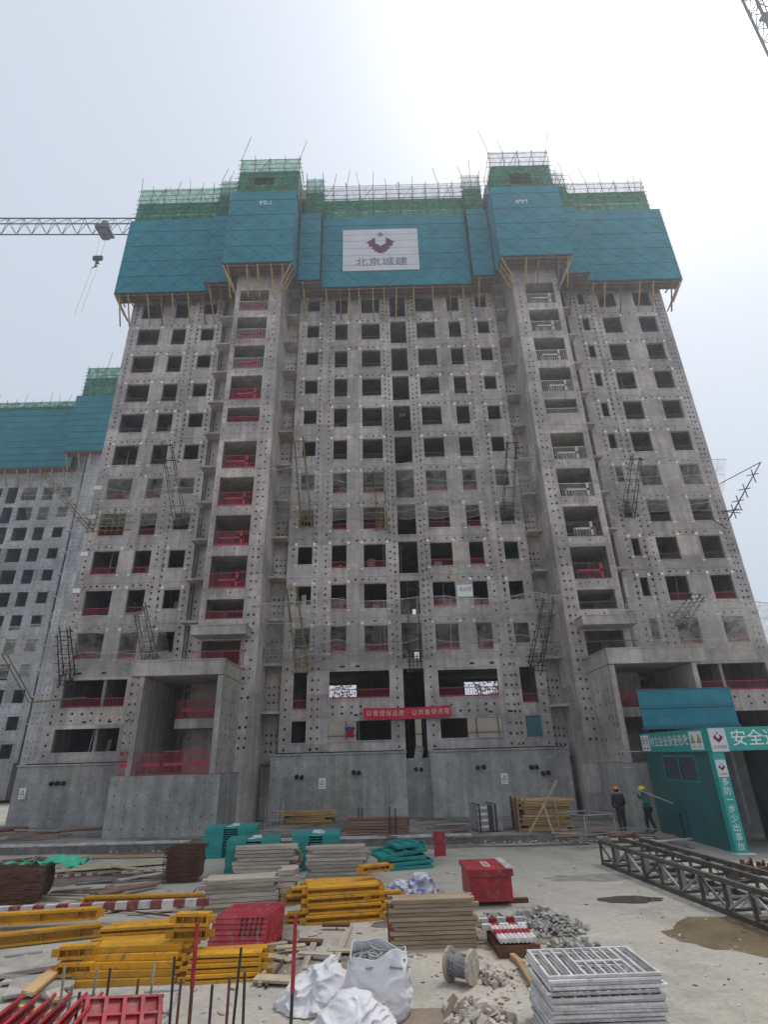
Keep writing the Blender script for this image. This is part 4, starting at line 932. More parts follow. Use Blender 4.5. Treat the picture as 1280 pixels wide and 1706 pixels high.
def stack(pl, pr, top, rows, deep, name, label, cat, group, m, z=0.0, th=None, dp=0.1, jit=0.03, gap=0.92, skew=0.0, shape=None, full_depth=True, tilt=0.0):
    a, b, L, rz, dx, dy = span(pl, pr, z); mid = (a + b) / 2
    H = WY((pl[0] + pr[0]) / 2, top, mid.y).z - z; th = H / rows
    mb = MB()
    if shape: shape(mb, L, dp, th * gap)
    else: mb.box(-L / 2, L / 2, -dp * 0.47, dp * 0.47, 0, th * gap)
    proto = mb.build(name, [m], bevel=0.004 if not shape else 0); tag(proto, label, cat, group); place = first_then_copies(proto)
    rnd = random.Random(int(pl[0]))
    for r in range(rows):
        for q in range(deep):
            if q not in (0, deep - 1) and r < rows - 1 and not full_depth: continue
            c = mid + dx * (rnd.gauss(0, jit) + skew * (r - rows / 2)) + dy * ((q + 0.5) * dp + rnd.gauss(0, jit * 0.25)); c.z = z + r * th
            place(c, rz + rnd.gauss(0, 0.006) + (tilt * rnd.random() if r > rows - 3 else 0), scale=(rnd.uniform(0.93, 1.03), 1, rnd.uniform(.9, 1.0)))
    return mid, L, H, rz, dx, dy

# --- timber stacks
stack((650, 1583), (798, 1578), 1497, 11, 4, 'timber_plank', 'brown timber in the front stack between the yellow beams and the cable drum', 'timber', 'planks in the front timber stack', TIMBER, dp=0.14)
stack((512, 1466), (612, 1463), 1409, 9, 4, 'timber_plank', 'greyish timber in the middle stack behind the yellow beams', 'timber', 'planks in the middle timber stack', TIMBERG, dp=0.15, jit=0.06)
stack((388, 1461), (492, 1458), 1409, 8, 4, 'timber_plank', 'pale timber in the stack in front of the tall teal panel stacks', 'timber', 'planks in the pale timber stack', TIMBERG, dp=0.16, jit=0.07)
stack((335, 1522), (463, 1514), 1464, 7, 5, 'timber_plank', 'pale timber in the stack behind the red panel stack', 'timber', 'planks in the stack behind the red panels', TIMBERG, dp=0.17, jit=0.05)
stack((464, 1510), (494, 1508), 1448, 6, 4, 'timber_offcut', 'short pale timber in the small pile left of the middle timber stack', 'timber', 'offcuts by the timber stacks', TIMBERG, dp=0.2, jit=0.04)
stack((578, 1392), (682, 1390), 1361, 6, 4, 'timber_beam', 'reddish square beam in the long stack against the centre base wall', 'timber', 'beams by the base wall', WOODR, z=0.3, dp=0.18, jit=0.04)
stack((468, 1374), (548, 1373), 1351, 6, 4, 'scrap_board', 'yellowish board in the loose pile left of the reddish beam stack', 'timber', 'boards by the left of the base wall', WOODY, z=0.3, dp=0.22, jit=0.22, tilt=0.3)
mid, L, H, rz, dx, dy = stack((872, 1384), (952, 1382), 1330, 12, 4, 'sawn_board', 'tan sawn board in the tall pile before the right base wall', 'timber', 'boards in the tall pile at the right', WOODY, z=0.3, dp=0.3, jit=0.14)
cr_ = thing('crate_side', 'reddish sheet standing on edge at the left end of the tall board pile', 'board', G(868, 1386, .3)); m = MB(cr_.location); q = cr_.location
m.box(q.x - 0.05, q.x + 0.03, q.y, q.y + 1.3, 0.3, 0.3 + H); m.build('sheet', [WOODR], cr_)
m = MB(cr_.location); m.box(q.x - 0.12, q.x - 0.051, q.y, q.y + .12, 0.3, 0.3 + H + .1); m.box(q.x - 0.12, q.x - 0.051, q.y + 1.1, q.y + 1.22, 0.3, 0.3 + H + .1); m.build('batten', [RUST], cr_)
for (p0, p1, lab) in (((882, 1388), (928, 1300), 'long pale pole leaning against the tall board pile'), ((922, 1388), (905, 1338), 'short stick crossing the pole at the tall board pile'), ((876, 1376), (932, 1376), 'pale lath lying across the front of the tall board pile')):
    a = G(*p0, .3); b = WY(*p1, a.y + (0.5 if p1[1] != 1376 else 0.02)); m = MB(a); m.beam(a, b, 0.07, 0.06); tag(m.build('leaning_pole', [PLY]), lab, 'pole')

# --- teal panel stacks
def panelshape(mb, L, dp, th):
    mb.box(-L / 2, -L * 0.14, -dp / 2, dp / 2, 0.0, th * 1.07); mb.box(L * 0.14, L / 2, -dp / 2, dp / 2, 0, th * 1.07)
    mb.box(-L * 0.14, L * 0.14, -dp / 2 + 0.02, dp / 2 - 0.02, 0.02, th * 0.55)
def tealstack(pl, pr, top, rows, dp, lab, grp):
    a, b, L, rz, dx, dy = span(pl, pr); mid = (a + b) / 2; H = WY((pl[0] + pr[0]) / 2, top, mid.y).z; th = H / rows
    mb = MB(); panelshape(mb, L, dp, th); pr_ = mb.build('teal_fence_sheet', [TEALP], bevel=0.008); tag(pr_, lab, 'site panel', grp); pl_ = first_then_copies(pr_); rnd = random.Random(rows)
    for r in range(rows):
        c = mid + dy * (dp / 2) + dx * rnd.gauss(0, .008); c.z = r * th; pl_(c, rz + rnd.gauss(0, .004))
    c = mid + dy * (dp / 2); c.z = H + 0.005; m = MB(c)
    for i in range(5):
        q = rnd.uniform(-.1, .1) * L; m.box(q - .12, q + .14, (i - 2) * dp * .16, (i - 2) * dp * .16 + .08, 0, 0.02 + .02 * (i % 2), rot=Matrix.Rotation(rz, 3, 'Z'), at=c)
    tag(m.build('paper_scrap', [WHITE]), 'white torn wrapping left on ' + lab.split(' in ')[1], 'scrap')
tealstack((337, 1431), (424, 1427), 1378, 13, 1.5, 'teal steel panel in the leftmost tall stack', 'panels in the leftmost teal stack')
tealstack((373, 1458), (464, 1453), 1399, 13, 1.3, 'teal steel panel in the stack behind the pale timber', 'panels in the teal stack behind the pale timber')
tealstack((484, 1452), (565, 1449), 1390, 14, 1.4, 'teal steel panel in the stack behind the greyish timber', 'panels in the teal stack behind the greyish timber')
a, b, L, rz, dx, dy = span((640, 1452), (722, 1446))
for i, (ox, oy, z, r, tl, sc, lab) in enumerate(((0, .5, 0, 0, 0.0, 1, 'teal panel at the bottom of the low flat heap'), (.05, .6, .13, .06, 0.02, 1, 'teal panel second from the bottom of the low flat heap'), (-.1, .7, .26, -.05, .02, .95, 'teal panel in the middle of the low flat heap'), (-.55, .75, .40, .3, .1, .62, 'short teal panel tilted on the left of the low flat heap'), (.3, .95, .44, -.22, .14, .7, 'short teal panel tilted on top of the low flat heap'), (.1, 1.1, .60, .12, .05, .5, 'smallest teal panel, topmost of the low flat heap'))):
    m = MB(); l2 = L * sc / 2; m.box(-l2, l2, -.5, .5, 0, .03); m.box(-l2, -l2 + .06, -.5, .5, .03, .11); m.box(l2 - .06, l2, -.5, .5, .03, .11); m.box(-l2 + .06, l2 - .06, -.5, -.45, .03, .11); m.box(-l2 + .06, l2 - .06, .45, .5, .03, .11); m.box(-.03, .03, -.45, .45, .03, .09)
    c = (a + b) / 2 + dx * ox + dy * oy; c.z = z; o = m.build('teal_tray', [TEALP], bevel=.006); o.location = c; o.rotation_euler = (tl, -tl, rz + r); tag(o, lab, 'site panel')

# --- yellow steel channels
def channel(mb, L, dp, th):
    mb.box(-L / 2, L / 2, dp * .1, dp * .1 + .012, .018, th - .018); mb.box(-L / 2, L / 2, -dp / 2, dp / 2, 0, .018); mb.box(-L / 2, L / 2, -dp / 2, dp / 2, th - .018, th)
    mb.box(-L / 2, L / 2, -dp / 2 - .008, -dp / 2 - .001, 0, .05); mb.box(-L / 2, L / 2, -dp / 2 - .008, -dp / 2 - .001, th - .05, th)
    for x in (-.3, .05, .34): mb.box(x * L, x * L + .012, -dp / 2 + .02, dp * .1, .018, th - .018)
    mb.box(-L / 2 - .02, -L / 2, -dp / 2 - .02, dp / 2 + .02, -.0, th * 1.0); mb.box(L / 2, L / 2 + .02, -dp / 2 - .02, dp / 2 + .02, 0, th)
    mb.box(-L / 2 - .16, -L / 2 - .021, -dp * .3, -dp * .22, th * .2, th * .8); mb.box(L / 2 + .021, L / 2 + .16, -dp * .3, -dp * .22, th * .2, th * .8)
def ystack(pl, pr, top, rows, deep, dp, lab, grp, jit=.05, yaw=.03):
    a, b, L, rz, dx, dy = span(pl, pr); mid = (a + b) / 2; H = WY((pl[0] + pr[0]) / 2, top, mid.y).z; th = H / rows
    mb = MB(); channel(mb, L, dp, th * .96); pr_ = mb.build('yellow_channel', [YELLOW], bevel=.003); tag(pr_, lab, 'steel beam', grp); pl_ = first_then_copies(pr_); rnd = random.Random(rows * 3 + deep)
    for r in range(rows):
        for q in range(deep):
            c = mid + dx * rnd.gauss(0, jit) + dy * ((q + .5) * dp * 1.03 + .07 * r); c.z = r * th; pl_(c, rz + rnd.gauss(0, yaw))
    return mid, L, H, rz, dx, dy
my, L, H, rz, dx, dy = ystack((512, 1541), (634, 1533), 1478, 4, 4, .26, 'yellow steel channel in the stack behind the front timber', 'channels in the middle yellow stack', jit=.03, yaw=.02)
for i, (ox, oy, z, r) in enumerate(((-.95, .3, .05, .05), (-1.0, .7, .3, -.08), (-.9, .5, .52, .12), (1.0, .5, .1, -.05), (1.02, .3, .36, .1), (.85, .9, .85, .3))):
    m = MB(); channel(m, .75, .2, .17); o = m.build('yellow_bracket_piece', [YELLOW]); c = my + dx * ox + dy * oy; c.z = z; o.location = c; o.rotation_euler = (0, 0, rz + r); tag(o, 'short yellow steel piece jutting from an end of the middle yellow stack', 'steel beam', 'short pieces at the middle yellow stack')
my, L, H, rz, dx, dy = ystack((122, 1645), (285, 1640), 1583, 5, 3, .22, 'yellow steel channel in the stepped stack left of the red panels', 'channels in the left yellow stack', jit=.05, yaw=.025)
for i, (ox, oy, z, r) in enumerate(((-.95, .2, .12, .0), (-1.0, .3, .35, .1), (.95, .6, .5, .05), (1.0, .5, .75, -.1))):
    m = MB(); channel(m, .6, .2, .2); o = m.build('yellow_bracket_piece', [YELLOW]); c = my + dx * ox + dy * oy; c.z = z; o.location = c; o.rotation_euler = (0, 0, rz + r); tag(o, 'short yellow steel piece jutting from an end of the left yellow stack', 'steel beam', 'short pieces at the left yellow stack')
ystack((165, 1592), (312, 1580), 1545, 3, 2, .26, 'yellow steel channel at the back of the left yellow stack', 'channels behind the left yellow stack', jit=.06, yaw=.03)
ystack((313, 1640), (432, 1634), 1592, 3, 2, .24, 'yellow steel channel lying before the red panel stack', 'channels before the red panels', jit=.03, yaw=.02)
for pl, pr, zz, lab in (((-60, 1585), (165, 1560), .02, 'long yellow beam at the left edge, nearest of the two'), ((-60, 1560), (160, 1545), .18, 'long yellow beam at the left edge, behind the nearest one'), ((142, 1512), (334, 1507), .03, 'single long yellow beam lying behind the striped bar')):
    a, b, L, rz, dx, dy = span(pl, pr); m = MB(); channel(m, L, .22, .24); o = m.build('yellow_beam', [YELLOW]); o.location = (a + b) / 2 + Vector((0, 0, zz)); o.rotation_euler = (0, 0, rz); tag(o, lab, 'steel beam')

# --- red panel stack, red chest, red small board
a, b, L, rz, dx, dy = span((342, 1592), (440, 1590)); mid = (a + b) / 2
m = MB(); w_, d_, h_ = L * .98, .12, .66
m.box(-w_ / 2, w_ / 2, -d_ / 2, -d_ / 2 + .02, 0, h_)
for z in (0, h_ * .25, h_ * .5, h_ * .75, h_ - .03): m.box(-w_ / 2, w_ / 2, -d_ / 2 + .02, d_ / 2, z, z + .03)
for x in (-w_ / 2, w_ / 2 - .03): m.box(x, x + .03, -d_ / 2 + .02, d_ / 2, .031, h_ - .031)
for i in range(7): m.box(-w_ / 2 + .1 + i * w_ / 7, -w_ / 2 + .16 + i * w_ / 7, -d_ / 2 - .03, -d_ / 2 - .001, h_ * .04, h_ * .1)
for r_ in range(4):
    for i in range(5): m.box(w_ * .02 + i * w_ * .09, w_ * .05 + i * w_ * .09, -d_ / 2 - .025, -d_ / 2 - .001, h_ * (.42 + .14 * r_), h_ * (.5 + .14 * r_), 1)
for q_ in range(6): m.box(-w_ / 2, w_ / 2, -d_ / 2 - .012, -d_ / 2 - .001, h_ * (.15 + q_ * .15), h_ * (.15 + q_ * .15) + .014)
pr_ = m.build('red_formwork', [REDP, HOLE_SHADE], bevel=.004); tag(pr_, 'red ribbed form panel standing in the leaning row before the pale timber', 'form panel', 'red form panels in the leaning row'); pl_ = first_then_copies(pr_)
for i in range(7): c = mid + dy * (.02 + i * .15) + dx * (.03 * i); c.z = 0.02; pl_(c, rz + .012 * i, rx=-.62, scale=(1, 1, 1 + .01 * i))
a, b, L, rz, dx, dy = span((791, 1511), (852, 1509)); H = .82
ch = thing('red_chest', 'dark red lidded chest with a white notice and white serrated edge on top', 'chest', (a + b) / 2, rz=rz)
m = MB(); l2 = L / 2 + .08; m.box(-l2, l2, 0, 1.5, .1, H - .1); m.build('body', [REDP], ch, bevel=.01)
m = MB(); m.box(-l2 - .05, l2 + .05, -.05, 1.55, H - .098, H); m.box(-l2 - .05, l2 + .05, -.06, -.051, H - .16, H - .04); m.build('lid', [REDP], ch, bevel=.008)
m = MB()
for i in range(13): m.box(l2 - .12, l2 + .06, -.02 + i * .12, .05 + i * .12, H + .001, H + .03)
m.build('serrated_edge', [WHITED], ch)
m = MB(); m.box(-.08, .1, .35, 1.1, H + .001, H + .006); m.build('notice', [WHITED], ch)
m = MB()
for i in range(5): m.box(-.05, .07, .42 + i * .13, .5 + i * .13, H + .0065, H + .008)
m.build('notice_print', [REDP], ch)
m = MB((0, 0, 0)); m.beam((-l2 - .75, .35, .05), (l2 + .45, .35, .05), .14, .1); o = m.build('bearer_beam', [RUST]); o.location = ch.location + Vector((0, 0, 0.25)); o.location.z = 0; o.rotation_euler = (0, 0, rz); tag(o, 'dark beam under the red chest, sticking out at both sides', 'beam')
a = G(734, 1426); m = MB(a); m.box(a.x - .22, a.x + .22, a.y, a.y + .12, 0, .78); m.box(a.x - .25, a.x + .25, a.y - .02, a.y + .2, 0.781, .82); tag(m.build('red_board', [REDP], bevel=.01), 'small red board standing alone at the kerb', 'board')

DULLR = mat('faded_red', (.24, .05, .05), .75, var=.3, dirt=(.35, .3, .27), dscale=4, dlo=.5, dhi=.7)
# --- striped bars
def striped(mb, L, r, n, box=False):
    for i in range(n):
        x0 = -L / 2 + L * i / n; x1 = x0 + L / n
        if box: mb.box(x0, x1, -r, r, 0, 2 * r, i % 2)
        else: mb.tube((x0, 0, r), (x1, 0, r), r, 10, i % 2)
for pl, pr, z, lab, n in (((-30, 1546), (345, 1530), .28, 'red and white striped bar lying across the left of the yard', 19), ((-30, 1550), (150, 1542), .2, 'lower red and white striped bar at the left edge', 10), ((75, 1464), (268, 1452), .03, 'thin striped bar among the loose planks', 20)):
    a, b, L, rz, dx, dy = span(pl, pr); m = MB(); striped(m, L, .075 if z > .1 else .03, n, box=True); o = m.build('striped_bar', [DULLR, WHITED]); o.location = (a + b) / 2 + Vector((0, 0, z)); o.rotation_euler = (0, 0, rz); tag(o, lab, 'barrier bar')
a, b, L, rz, dx, dy = span((832, 1597), (903, 1594)); st = thing('striped_barrier', 'low barrier rack with a row of short red and white bars, between the rubble heaps', 'barrier', (a + b) / 2, rz=rz)
m = MB(); m.box(-L / 2, L / 2, 0, 1.1, 0, .04); m.box(-L / 2, L / 2, 0, .04, .041, .2); m.box(-L / 2, L / 2, 1.06, 1.1, .041, .2); m.box(-L / 2 + .02, L / 2 - .02, .06, 1.04, .06, .14); m.build('tray', [RUST], st)
for i in range(9):
    m = MB()
    for q in range(3): m.tube((0, .02 + q * .3, .27), (0, .02 + (q + 1) * .3, .27 + .01), .045, 8, (q + 1) % 2)
    o = m.build('striped_post', [REDP, WHITED], st); o.location = (-L / 2 + .08 + i * (L - .16) / 8, 0, 0)
for j, y in enumerate((1.0, 1.25)):
    m = MB(); striped(m, L * 1.15, .05, 5, True); o = m.build('rail', [WHITED, REDP], st); o.location = (-.05, y, .22 + .05 * j)

# --- white frame stack, right foreground
a, b, L, rz, dx, dy = span((925, 1760), (1128, 1752)); mid = (a + b) / 2; H = WY(1020, 1622, mid.y).z; D = 1.15; rows = 22; th = H / rows; L = L * .98
m = MB(); e = .045; hh = th * .86
m.box(-L / 2, L / 2, 0, e, 0, hh); m.box(-L / 2, L / 2, D - e, D, 0, hh); m.box(-L / 2, -L / 2 + e, e, D - e, 0, hh); m.box(L / 2 - e, L / 2, e, D - e, 0, hh)
for x in (-.38, -.27, -.15, .3, .37): m.box(x * L - .018, x * L + .018, e, D - e, hh * .15, hh * .85)
m.box(-.15 * L, .3 * L, D * .47, D * .53, hh * .1, hh * .9)
for i in range(4): x = (-.06 + i * .09) * L; m.box(x - .014, x + .014, e, D - e, hh * .2, hh * .8)
pr_ = m.build('steel_grille', [WHITED], bevel=.004); tag(pr_, 'dirty white steel frame with bars in the tall stack at the right foreground', 'steel frame', 'white frames in the tall stack'); pl_ = first_then_copies(pr_); rnd = random.Random(5)
for i in range(rows): q_ = .012 if i > rows - 4 else .03; c = mid + dx * rnd.gauss(0, q_) + dy * rnd.gauss(0.0, q_); c.z = i * th; pl_(c, rz + rnd.gauss(0, q_ * .3), ry=rnd.gauss(0, .003))

# --- cable drum
c = G(770, 1638); R_ = .25; cdm = thing('cable_drum', 'wooden cable drum wound with grey wire standing on its flanges', 'cable drum', c, rz=-.55)
for x in (-.21, .21):
    m = MB(); m.tube((x - .03, 0, R_), (x + .03, 0, R_), R_, 28); m.tube((x - .045, 0, R_), (x + .045, 0, R_), .07, 10)
    for i in range(6): t = i * PI / 3; m.disc((x + (.033 if x > 0 else -.033), .16 * math.cos(t), R_ + .16 * math.sin(t)), (1 if x > 0 else -1, 0, 0), .018, 6)
    m.build('flange', [TIMBERG], cdm, bevel=.006)
m = MB()
for i in range(13): x = -.178 + i * .0275; m.tube((x, 0, R_), (x + .025, 0, R_), .155 + random.uniform(-.012, .02), 22)
for i in range(14):
    t = random.uniform(0, 6.28); m.tube((-.17, .172 * math.cos(t), R_ + .172 * math.sin(t)), (.17, .172 * math.cos(t + .5), R_ + .172 * math.sin(t + .5)), .009, 4)
m.build('wire', [GREYP], cdm)

# --- rubble: broken concrete lumps
def rubble(px, py, rx, ry, h, n, name, label, m_, smin=.05, smax=.16, seed=1):
    rnd = random.Random(seed); c = G(px, py); mb = MB(c)
    for i in range(n):
        t = rnd.uniform(0, 6.28); q = rnd.random() ** .6; x, y = rx * q * math.cos(t), ry * q * math.sin(t); z = max(0, h * (1 - q) * rnd.uniform(.55, 1))
        s = rnd.uniform(smin, smax) * (1 if rnd.random() < .8 else 1.6); bm = bmesh.new(); sc = (s * rnd.uniform(.7, 1.5), s * rnd.uniform(.6, 1.2), s * rnd.uniform(.25, .8))
        rot = Matrix.Rotation(rnd.uniform(0, 6.28), 3, 'Z') @ Matrix.Rotation(rnd.gauss(0, .4), 3, 'X') @ Matrix.Rotation(rnd.gauss(0, .4), 3, 'Y')
        for k_ in range(11):
            v = Vector((rnd.gauss(0, 1), rnd.gauss(0, 1), rnd.gauss(0, 1))).normalized(); v = rot @ Vector((v.x * sc[0], v.y * sc[1], v.z * sc[2])); bm.verts.new(v + Vector((c.x + x, c.y + y, z + sc[2] * .6)))
        bmesh.ops.convex_hull(bm, input=bm.verts); bm.verts.ensure_lookup_table(); ids = {v: i_ for i_, v in enumerate(bm.verts)}
        mb.add([v.co for v in bm.verts], [tuple(ids[v] for v in f.verts) for f in bm.faces]); bm.free()
    return tag(mb.build(name, [m_]), label, 'rubble', kind='stuff')
rubble(908, 1545, .9, .8, .4, 620, 'rubble_heap', 'grey rubble heap right of the red chest', RUBBLE, .025, .085, 1)
rubble(830, 1540, .5, .6, .2, 260, 'rubble_heap', 'small rubble heap right of the front timber stack', RUBBLE, .02, .075, 2)
rubble(800, 1698, .5, .42, .15, 240, 'rubble_heap', 'light broken concrete slabs at the bottom centre', RUBBLED, .018, .1, 3)
rubble(815, 1625, .38, .55, .08, 160, 'rubble_heap', 'scattered broken concrete behind the cable drum', RUBBLED, .015, .08, 4)
rubble(955, 1575, .5, .3, .1, 50, 'rubble_heap', 'thin spread of broken pieces behind the white frames', RUBBLE, .04, .12, 5)
rubble(880, 1640, .5, 1.0, .01, 70, 'gravel', 'loose crumbs on the yard near the cable drum', RUBBLED, .01, .03, 6)
rubble(700, 1490, .7, .5, .1, 60, 'rubble_heap', 'debris around the printed sacks', RUBBLE, .03, .09, 7)
rubble(1010, 1403, 1.9, .5, .12, 150, 'rubble_heap', 'debris strip along the kerb by the truss end', RUBBLE, .04, .13, 8)
rubble(860, 1403, 3.5, .35, .08, 160, 'rubble_heap', 'debris strip along the kerb at the centre', RUBBLE, .03, .1, 9)
rubble(330, 1415, 5.5, .5, .06, 120, 'rubble_heap', 'debris strip along the kerb at the left', RUBBLE, .03, .1, 12)
rubble(600, 1600, 5, 3, .005, 160, 'gravel', 'small crumbs scattered on the yard', RUBBLED, .008, .025, 10)
rubble(1080, 1620, 4, 3, .005, 90, 'gravel', 'few crumbs scattered on the right of the yard', RUBBLED, .006, .02, 11)

# --- bags
def bag(c, rx, ry, h, seed, label, peak=None, opened=False, kind='woven_bag', m_=BAG, amp=.12, top=.35):
    t = thing(kind, label, 'bulk bag', c); mb = MB((0, 0, 0)); nu, nv = 150, 70; vs, fs = [], []
    for j in range(nv + 1):
        v = j / nv
        for i in range(nu):
            a = 2 * PI * i / nu
            if opened: r = 1.0 + .1 * math.sin(PI * min(v * 1.15, 1)) - .1 * max(0, v - .82) * 5 * (0.4 + .6 * abs(math.sin(a * 2.5 + seed)))
            else: r = (1 - v ** 1.7 * (1 - top)) * (1.02 if v > .02 else .96)
            sq = 1 / max(abs(math.cos(a)), abs(math.sin(a))) ** .35 if opened else 1
            x, y = rx * r * sq * math.cos(a), ry * r * sq * math.sin(a); z = h * v
            if peak and not opened: x += peak[0] * v ** 1.5; y += peak[1] * v ** 1.5; z = h * v ** 1.1
            q3 = Vector((x / rx, y / rx, z / rx)) + Vector((seed * 3, seed, 0))
            wq = q3 + Vector((noise.noise(q3 * 1.3), noise.noise(q3 * 1.3 + Vector((9, 0, 0))), 0)) * .5
            fold = -abs(noise.noise(wq * 1.7)) * 1.5 + .35 - abs(noise.noise(Vector((wq.x * 3.6, wq.y * 3.6, wq.z * 2.2)))) * .75 + .15 - abs(noise.noise(wq * 8)) * .22
            nn = Vector((math.cos(a), math.sin(a), .3)); k_ = amp * (.4 + .6 * math.sin(PI * min(1, v + .15))) * fold * rx * 1.7
            z += (.16 * h * math.sin(a * 2 + seed) + .1 * h * math.sin(a * 5 + seed * 2)) * max(0, v - .7) * 3 * .45 if opened else 0
            vs.append((x + nn.x * k_, y + nn.y * k_, max(0.004, z + nn.z * k_ * .4)))
    for j in range(nv):
        for i in range(nu): a0 = j * nu + i; a1 = j * nu + (i + 1) % nu; fs.append((a0, a1, a1 + nu, a0 + nu))
    if not opened:
        n0 = len(vs); cx = sum(v[0] for v in vs[-nu:]) / nu; cy = sum(v[1] for v in vs[-nu:]) / nu; vs.append((cx, cy, h * 1.03)); fs += [(nv * nu + i, nv * nu + (i + 1) % nu, n0) for i in range(nu)]
    mb.add(vs, fs); o = mb.build('sack', [m_], t, smooth=True)
    if opened: sm = o.modifiers.new('thickness', 'SOLIDIFY'); sm.thickness = .012; sm.offset = -1
    return t, o
bg_, o_ = bag(G(632, 1690), .47, .45, .82, 3.3, 'open white bulk bag filled with grey scrap, behind the slumped one', opened=True, amp=.07)
m = MB(bg_.location); q = bg_.location; rnd = random.Random(9)
for i in range(90):
    p0 = q + Vector((rnd.gauss(0, .19), rnd.gauss(0, .17), .66 + rnd.uniform(-.02, .08))); d = Vector((rnd.gauss(0, 1), rnd.gauss(0, 1), rnd.gauss(0, .3))).normalized() * rnd.uniform(.05, .14); m.beam(p0 - d, p0 + d, .035, .03)
m.add([q + Vector((.5 * math.cos(i * PI / 12), .46 * math.sin(i * PI / 12), .6)) for i in range(24)], [tuple(range(24))])
tag(m.build('scrap_metal', [GREYP]), 'grey metal scrap lying inside the open white bulk bag', 'scrap', kind='stuff')
bag(G(532, 1676), .66, .45, .62, 7.7, 'slumped white bulk bag with a pointed top, left of the open one', peak=(.16, .1), amp=.2, top=.12)
bag(G(590, 1742), .62, .5, .56, 12.4, 'white bulk bag cut by the bottom edge of the photo', peak=(-.05, .05), amp=.17, top=.42)
# printed sacks on the rubbish heap
for px, py, rx, ry, h, s, lab in ((664, 1492, .42, .3, .36, 2.2, 'crumpled white and blue printed sack, left of the two on the heap'), (700, 1488, .45, .32, .5, 5.1, 'crumpled white and blue printed sack, right of the two on the heap')):
    bag(G(px, py), rx, ry, h, s, lab, peak=(.05, .05), amp=.3, top=.4, kind='printed_sack', m_=BLUEW)
cb = G(655, 1702); m = MB(cb); m.box(cb.x - .1, cb.x + .75, cb.y - .2, cb.y + .35, .02, .035); m.add([cb + Vector(v) for v in ((.75, -.2, .03), (1.0, .1, .22), (.95, .4, .2), (.75, .35, .03))], [(0, 1, 2, 3)])
tag(m.build('cardboard', [mat('cardboard', (.22, .17, .13), .9)]), 'flattened brown cardboard beside the open bulk bag', 'cardboard')

# --- starter bars and stakes in the foreground
def stake(px, ytop, Y, label, m_, grp='stakes along the bottom edge', red=0.0, r=.02, lean=0.0):
    b = WY(px, ytop, Y); f = Vector((b.x - lean, Y, 0)); mb = MB(f)
    if red: mid_ = f.lerp(b, 1 - red); mb.tube(f, mid_, r, 8, 0); mb.tube(mid_, b, r * 1.25, 8, 1)
    else: mb.tube(f, b, r, 8, 0)
    return tag(mb.build('steel_stake', [m_, REDP]), label, 'stake', grp)
stake(493, 1525, 9.9, 'tall stake with a red upper part beside the slumped white bag', REBAR, red=.62, r=.024, lean=.02)
stake(329, 1537, 9.9, 'tall stake with a red upper part before the nearest yellow channels', RUST, red=.55, r=.026, lean=-.02)
for px, yt, Y, m_, ln in ((231, 1630, 9.6, RUST, 0), (162, 1612, 9.9, STEELG, 0), (184, 1612, 9.9, RUST, -.02), (257, 1606, 10.0, STEELG, 0), (291, 1593, 9.8, REBAR, -.04), (302, 1630, 9.7, RUST, 0), (354, 1640, 9.6, REBAR, 0), (383, 1626, 9.7, RUST, 0), (402, 1578, 10.0, REBAR, .05), (408, 1620, 9.6, REBAR, -.03), (133, 1652, 9.5, RUST, 0), (121, 1640, 9.9, STEELG, 0), (108, 1610, 10.2, STEELG, -.05)):
    stake(px, yt, Y, 'plain dark steel stake in the row along the bottom edge', m_, lean=ln)
a = G(650, 1572); m = MB(a); m.tube(a, a + Vector((-.03, 0, .72)), .035, 10); tag(m.build('red_post', [REDP]), 'short red post standing at the left end of the front timber stack', 'post')
# pale pipe frame behind the stakes
pf = thing('pipe_barrier', 'pale steel pipe frame lying behind the stakes at lower left', 'frame', G(200, 1675)); o0 = pf.location; m = MB(o0)
for p0, p1, z0, z1 in (((100, 1662), (160, 1655), .3, .3), ((90, 1700), (155, 1655), .05, .3), ((240, 1652), (300, 1648), .3, .3), ((232, 1690), (262, 1650), .1, .3), ((230, 1688), (285, 1686), .25, .25), ((280, 1690), (300, 1652), .2, .3), ((0, 1690), (48, 1652), .05, .35), ((152, 1655), (154, 1690), .3, 0), ((253, 1655), (253, 1690), .3, 0), ((115, 1650), (112, 1690), .3, .0)):
    m.tube(G(*p0, z0), G(*p1, z1), .022, 8)
m.build('pipework', [STEELG], pf)
# red slatted panels at the lower left corner
a = G(-70, 1800); b = G(75, 1796)
for i in range(6):
    c = a.lerp(b, i / 5.0); m = MB(); m.box(-.02, .02, -.5, .5, 0, .78)
    for z in (.1, .35, .6): m.box(.02, .05, -.48, .48, z, z + .05)
    o = m.build('red_slat_barrier', [REDP], bevel=.004); o.location = c + Vector((0, 0, 0.02)); o.rotation_euler = (0, .55, .12); tag(o, 'red panel leaning in the row at the lower left corner', 'form panel', 'red panels at the lower left corner')
m = MB(); m.box(-.55, .55, -.03, 0, 0, 1.0)
for x in (-.5, -.25, 0, .25, .5): m.box(x - .03, x + .03, -.08, -.031, .03, .97)
for z in (0.0, .25, .5, .75, .96): m.box(-.55, .55, -.07, -.032, z, z + .035)
o = m.build('red_grid_barrier', [REDP], bevel=.004); o.location = G(190, 1810); o.rotation_euler = (-.8, .15, .55); o.scale = (.95, 1, .95); tag(o, 'larger red ribbed panel leaning at an angle, right of the corner row', 'form panel')

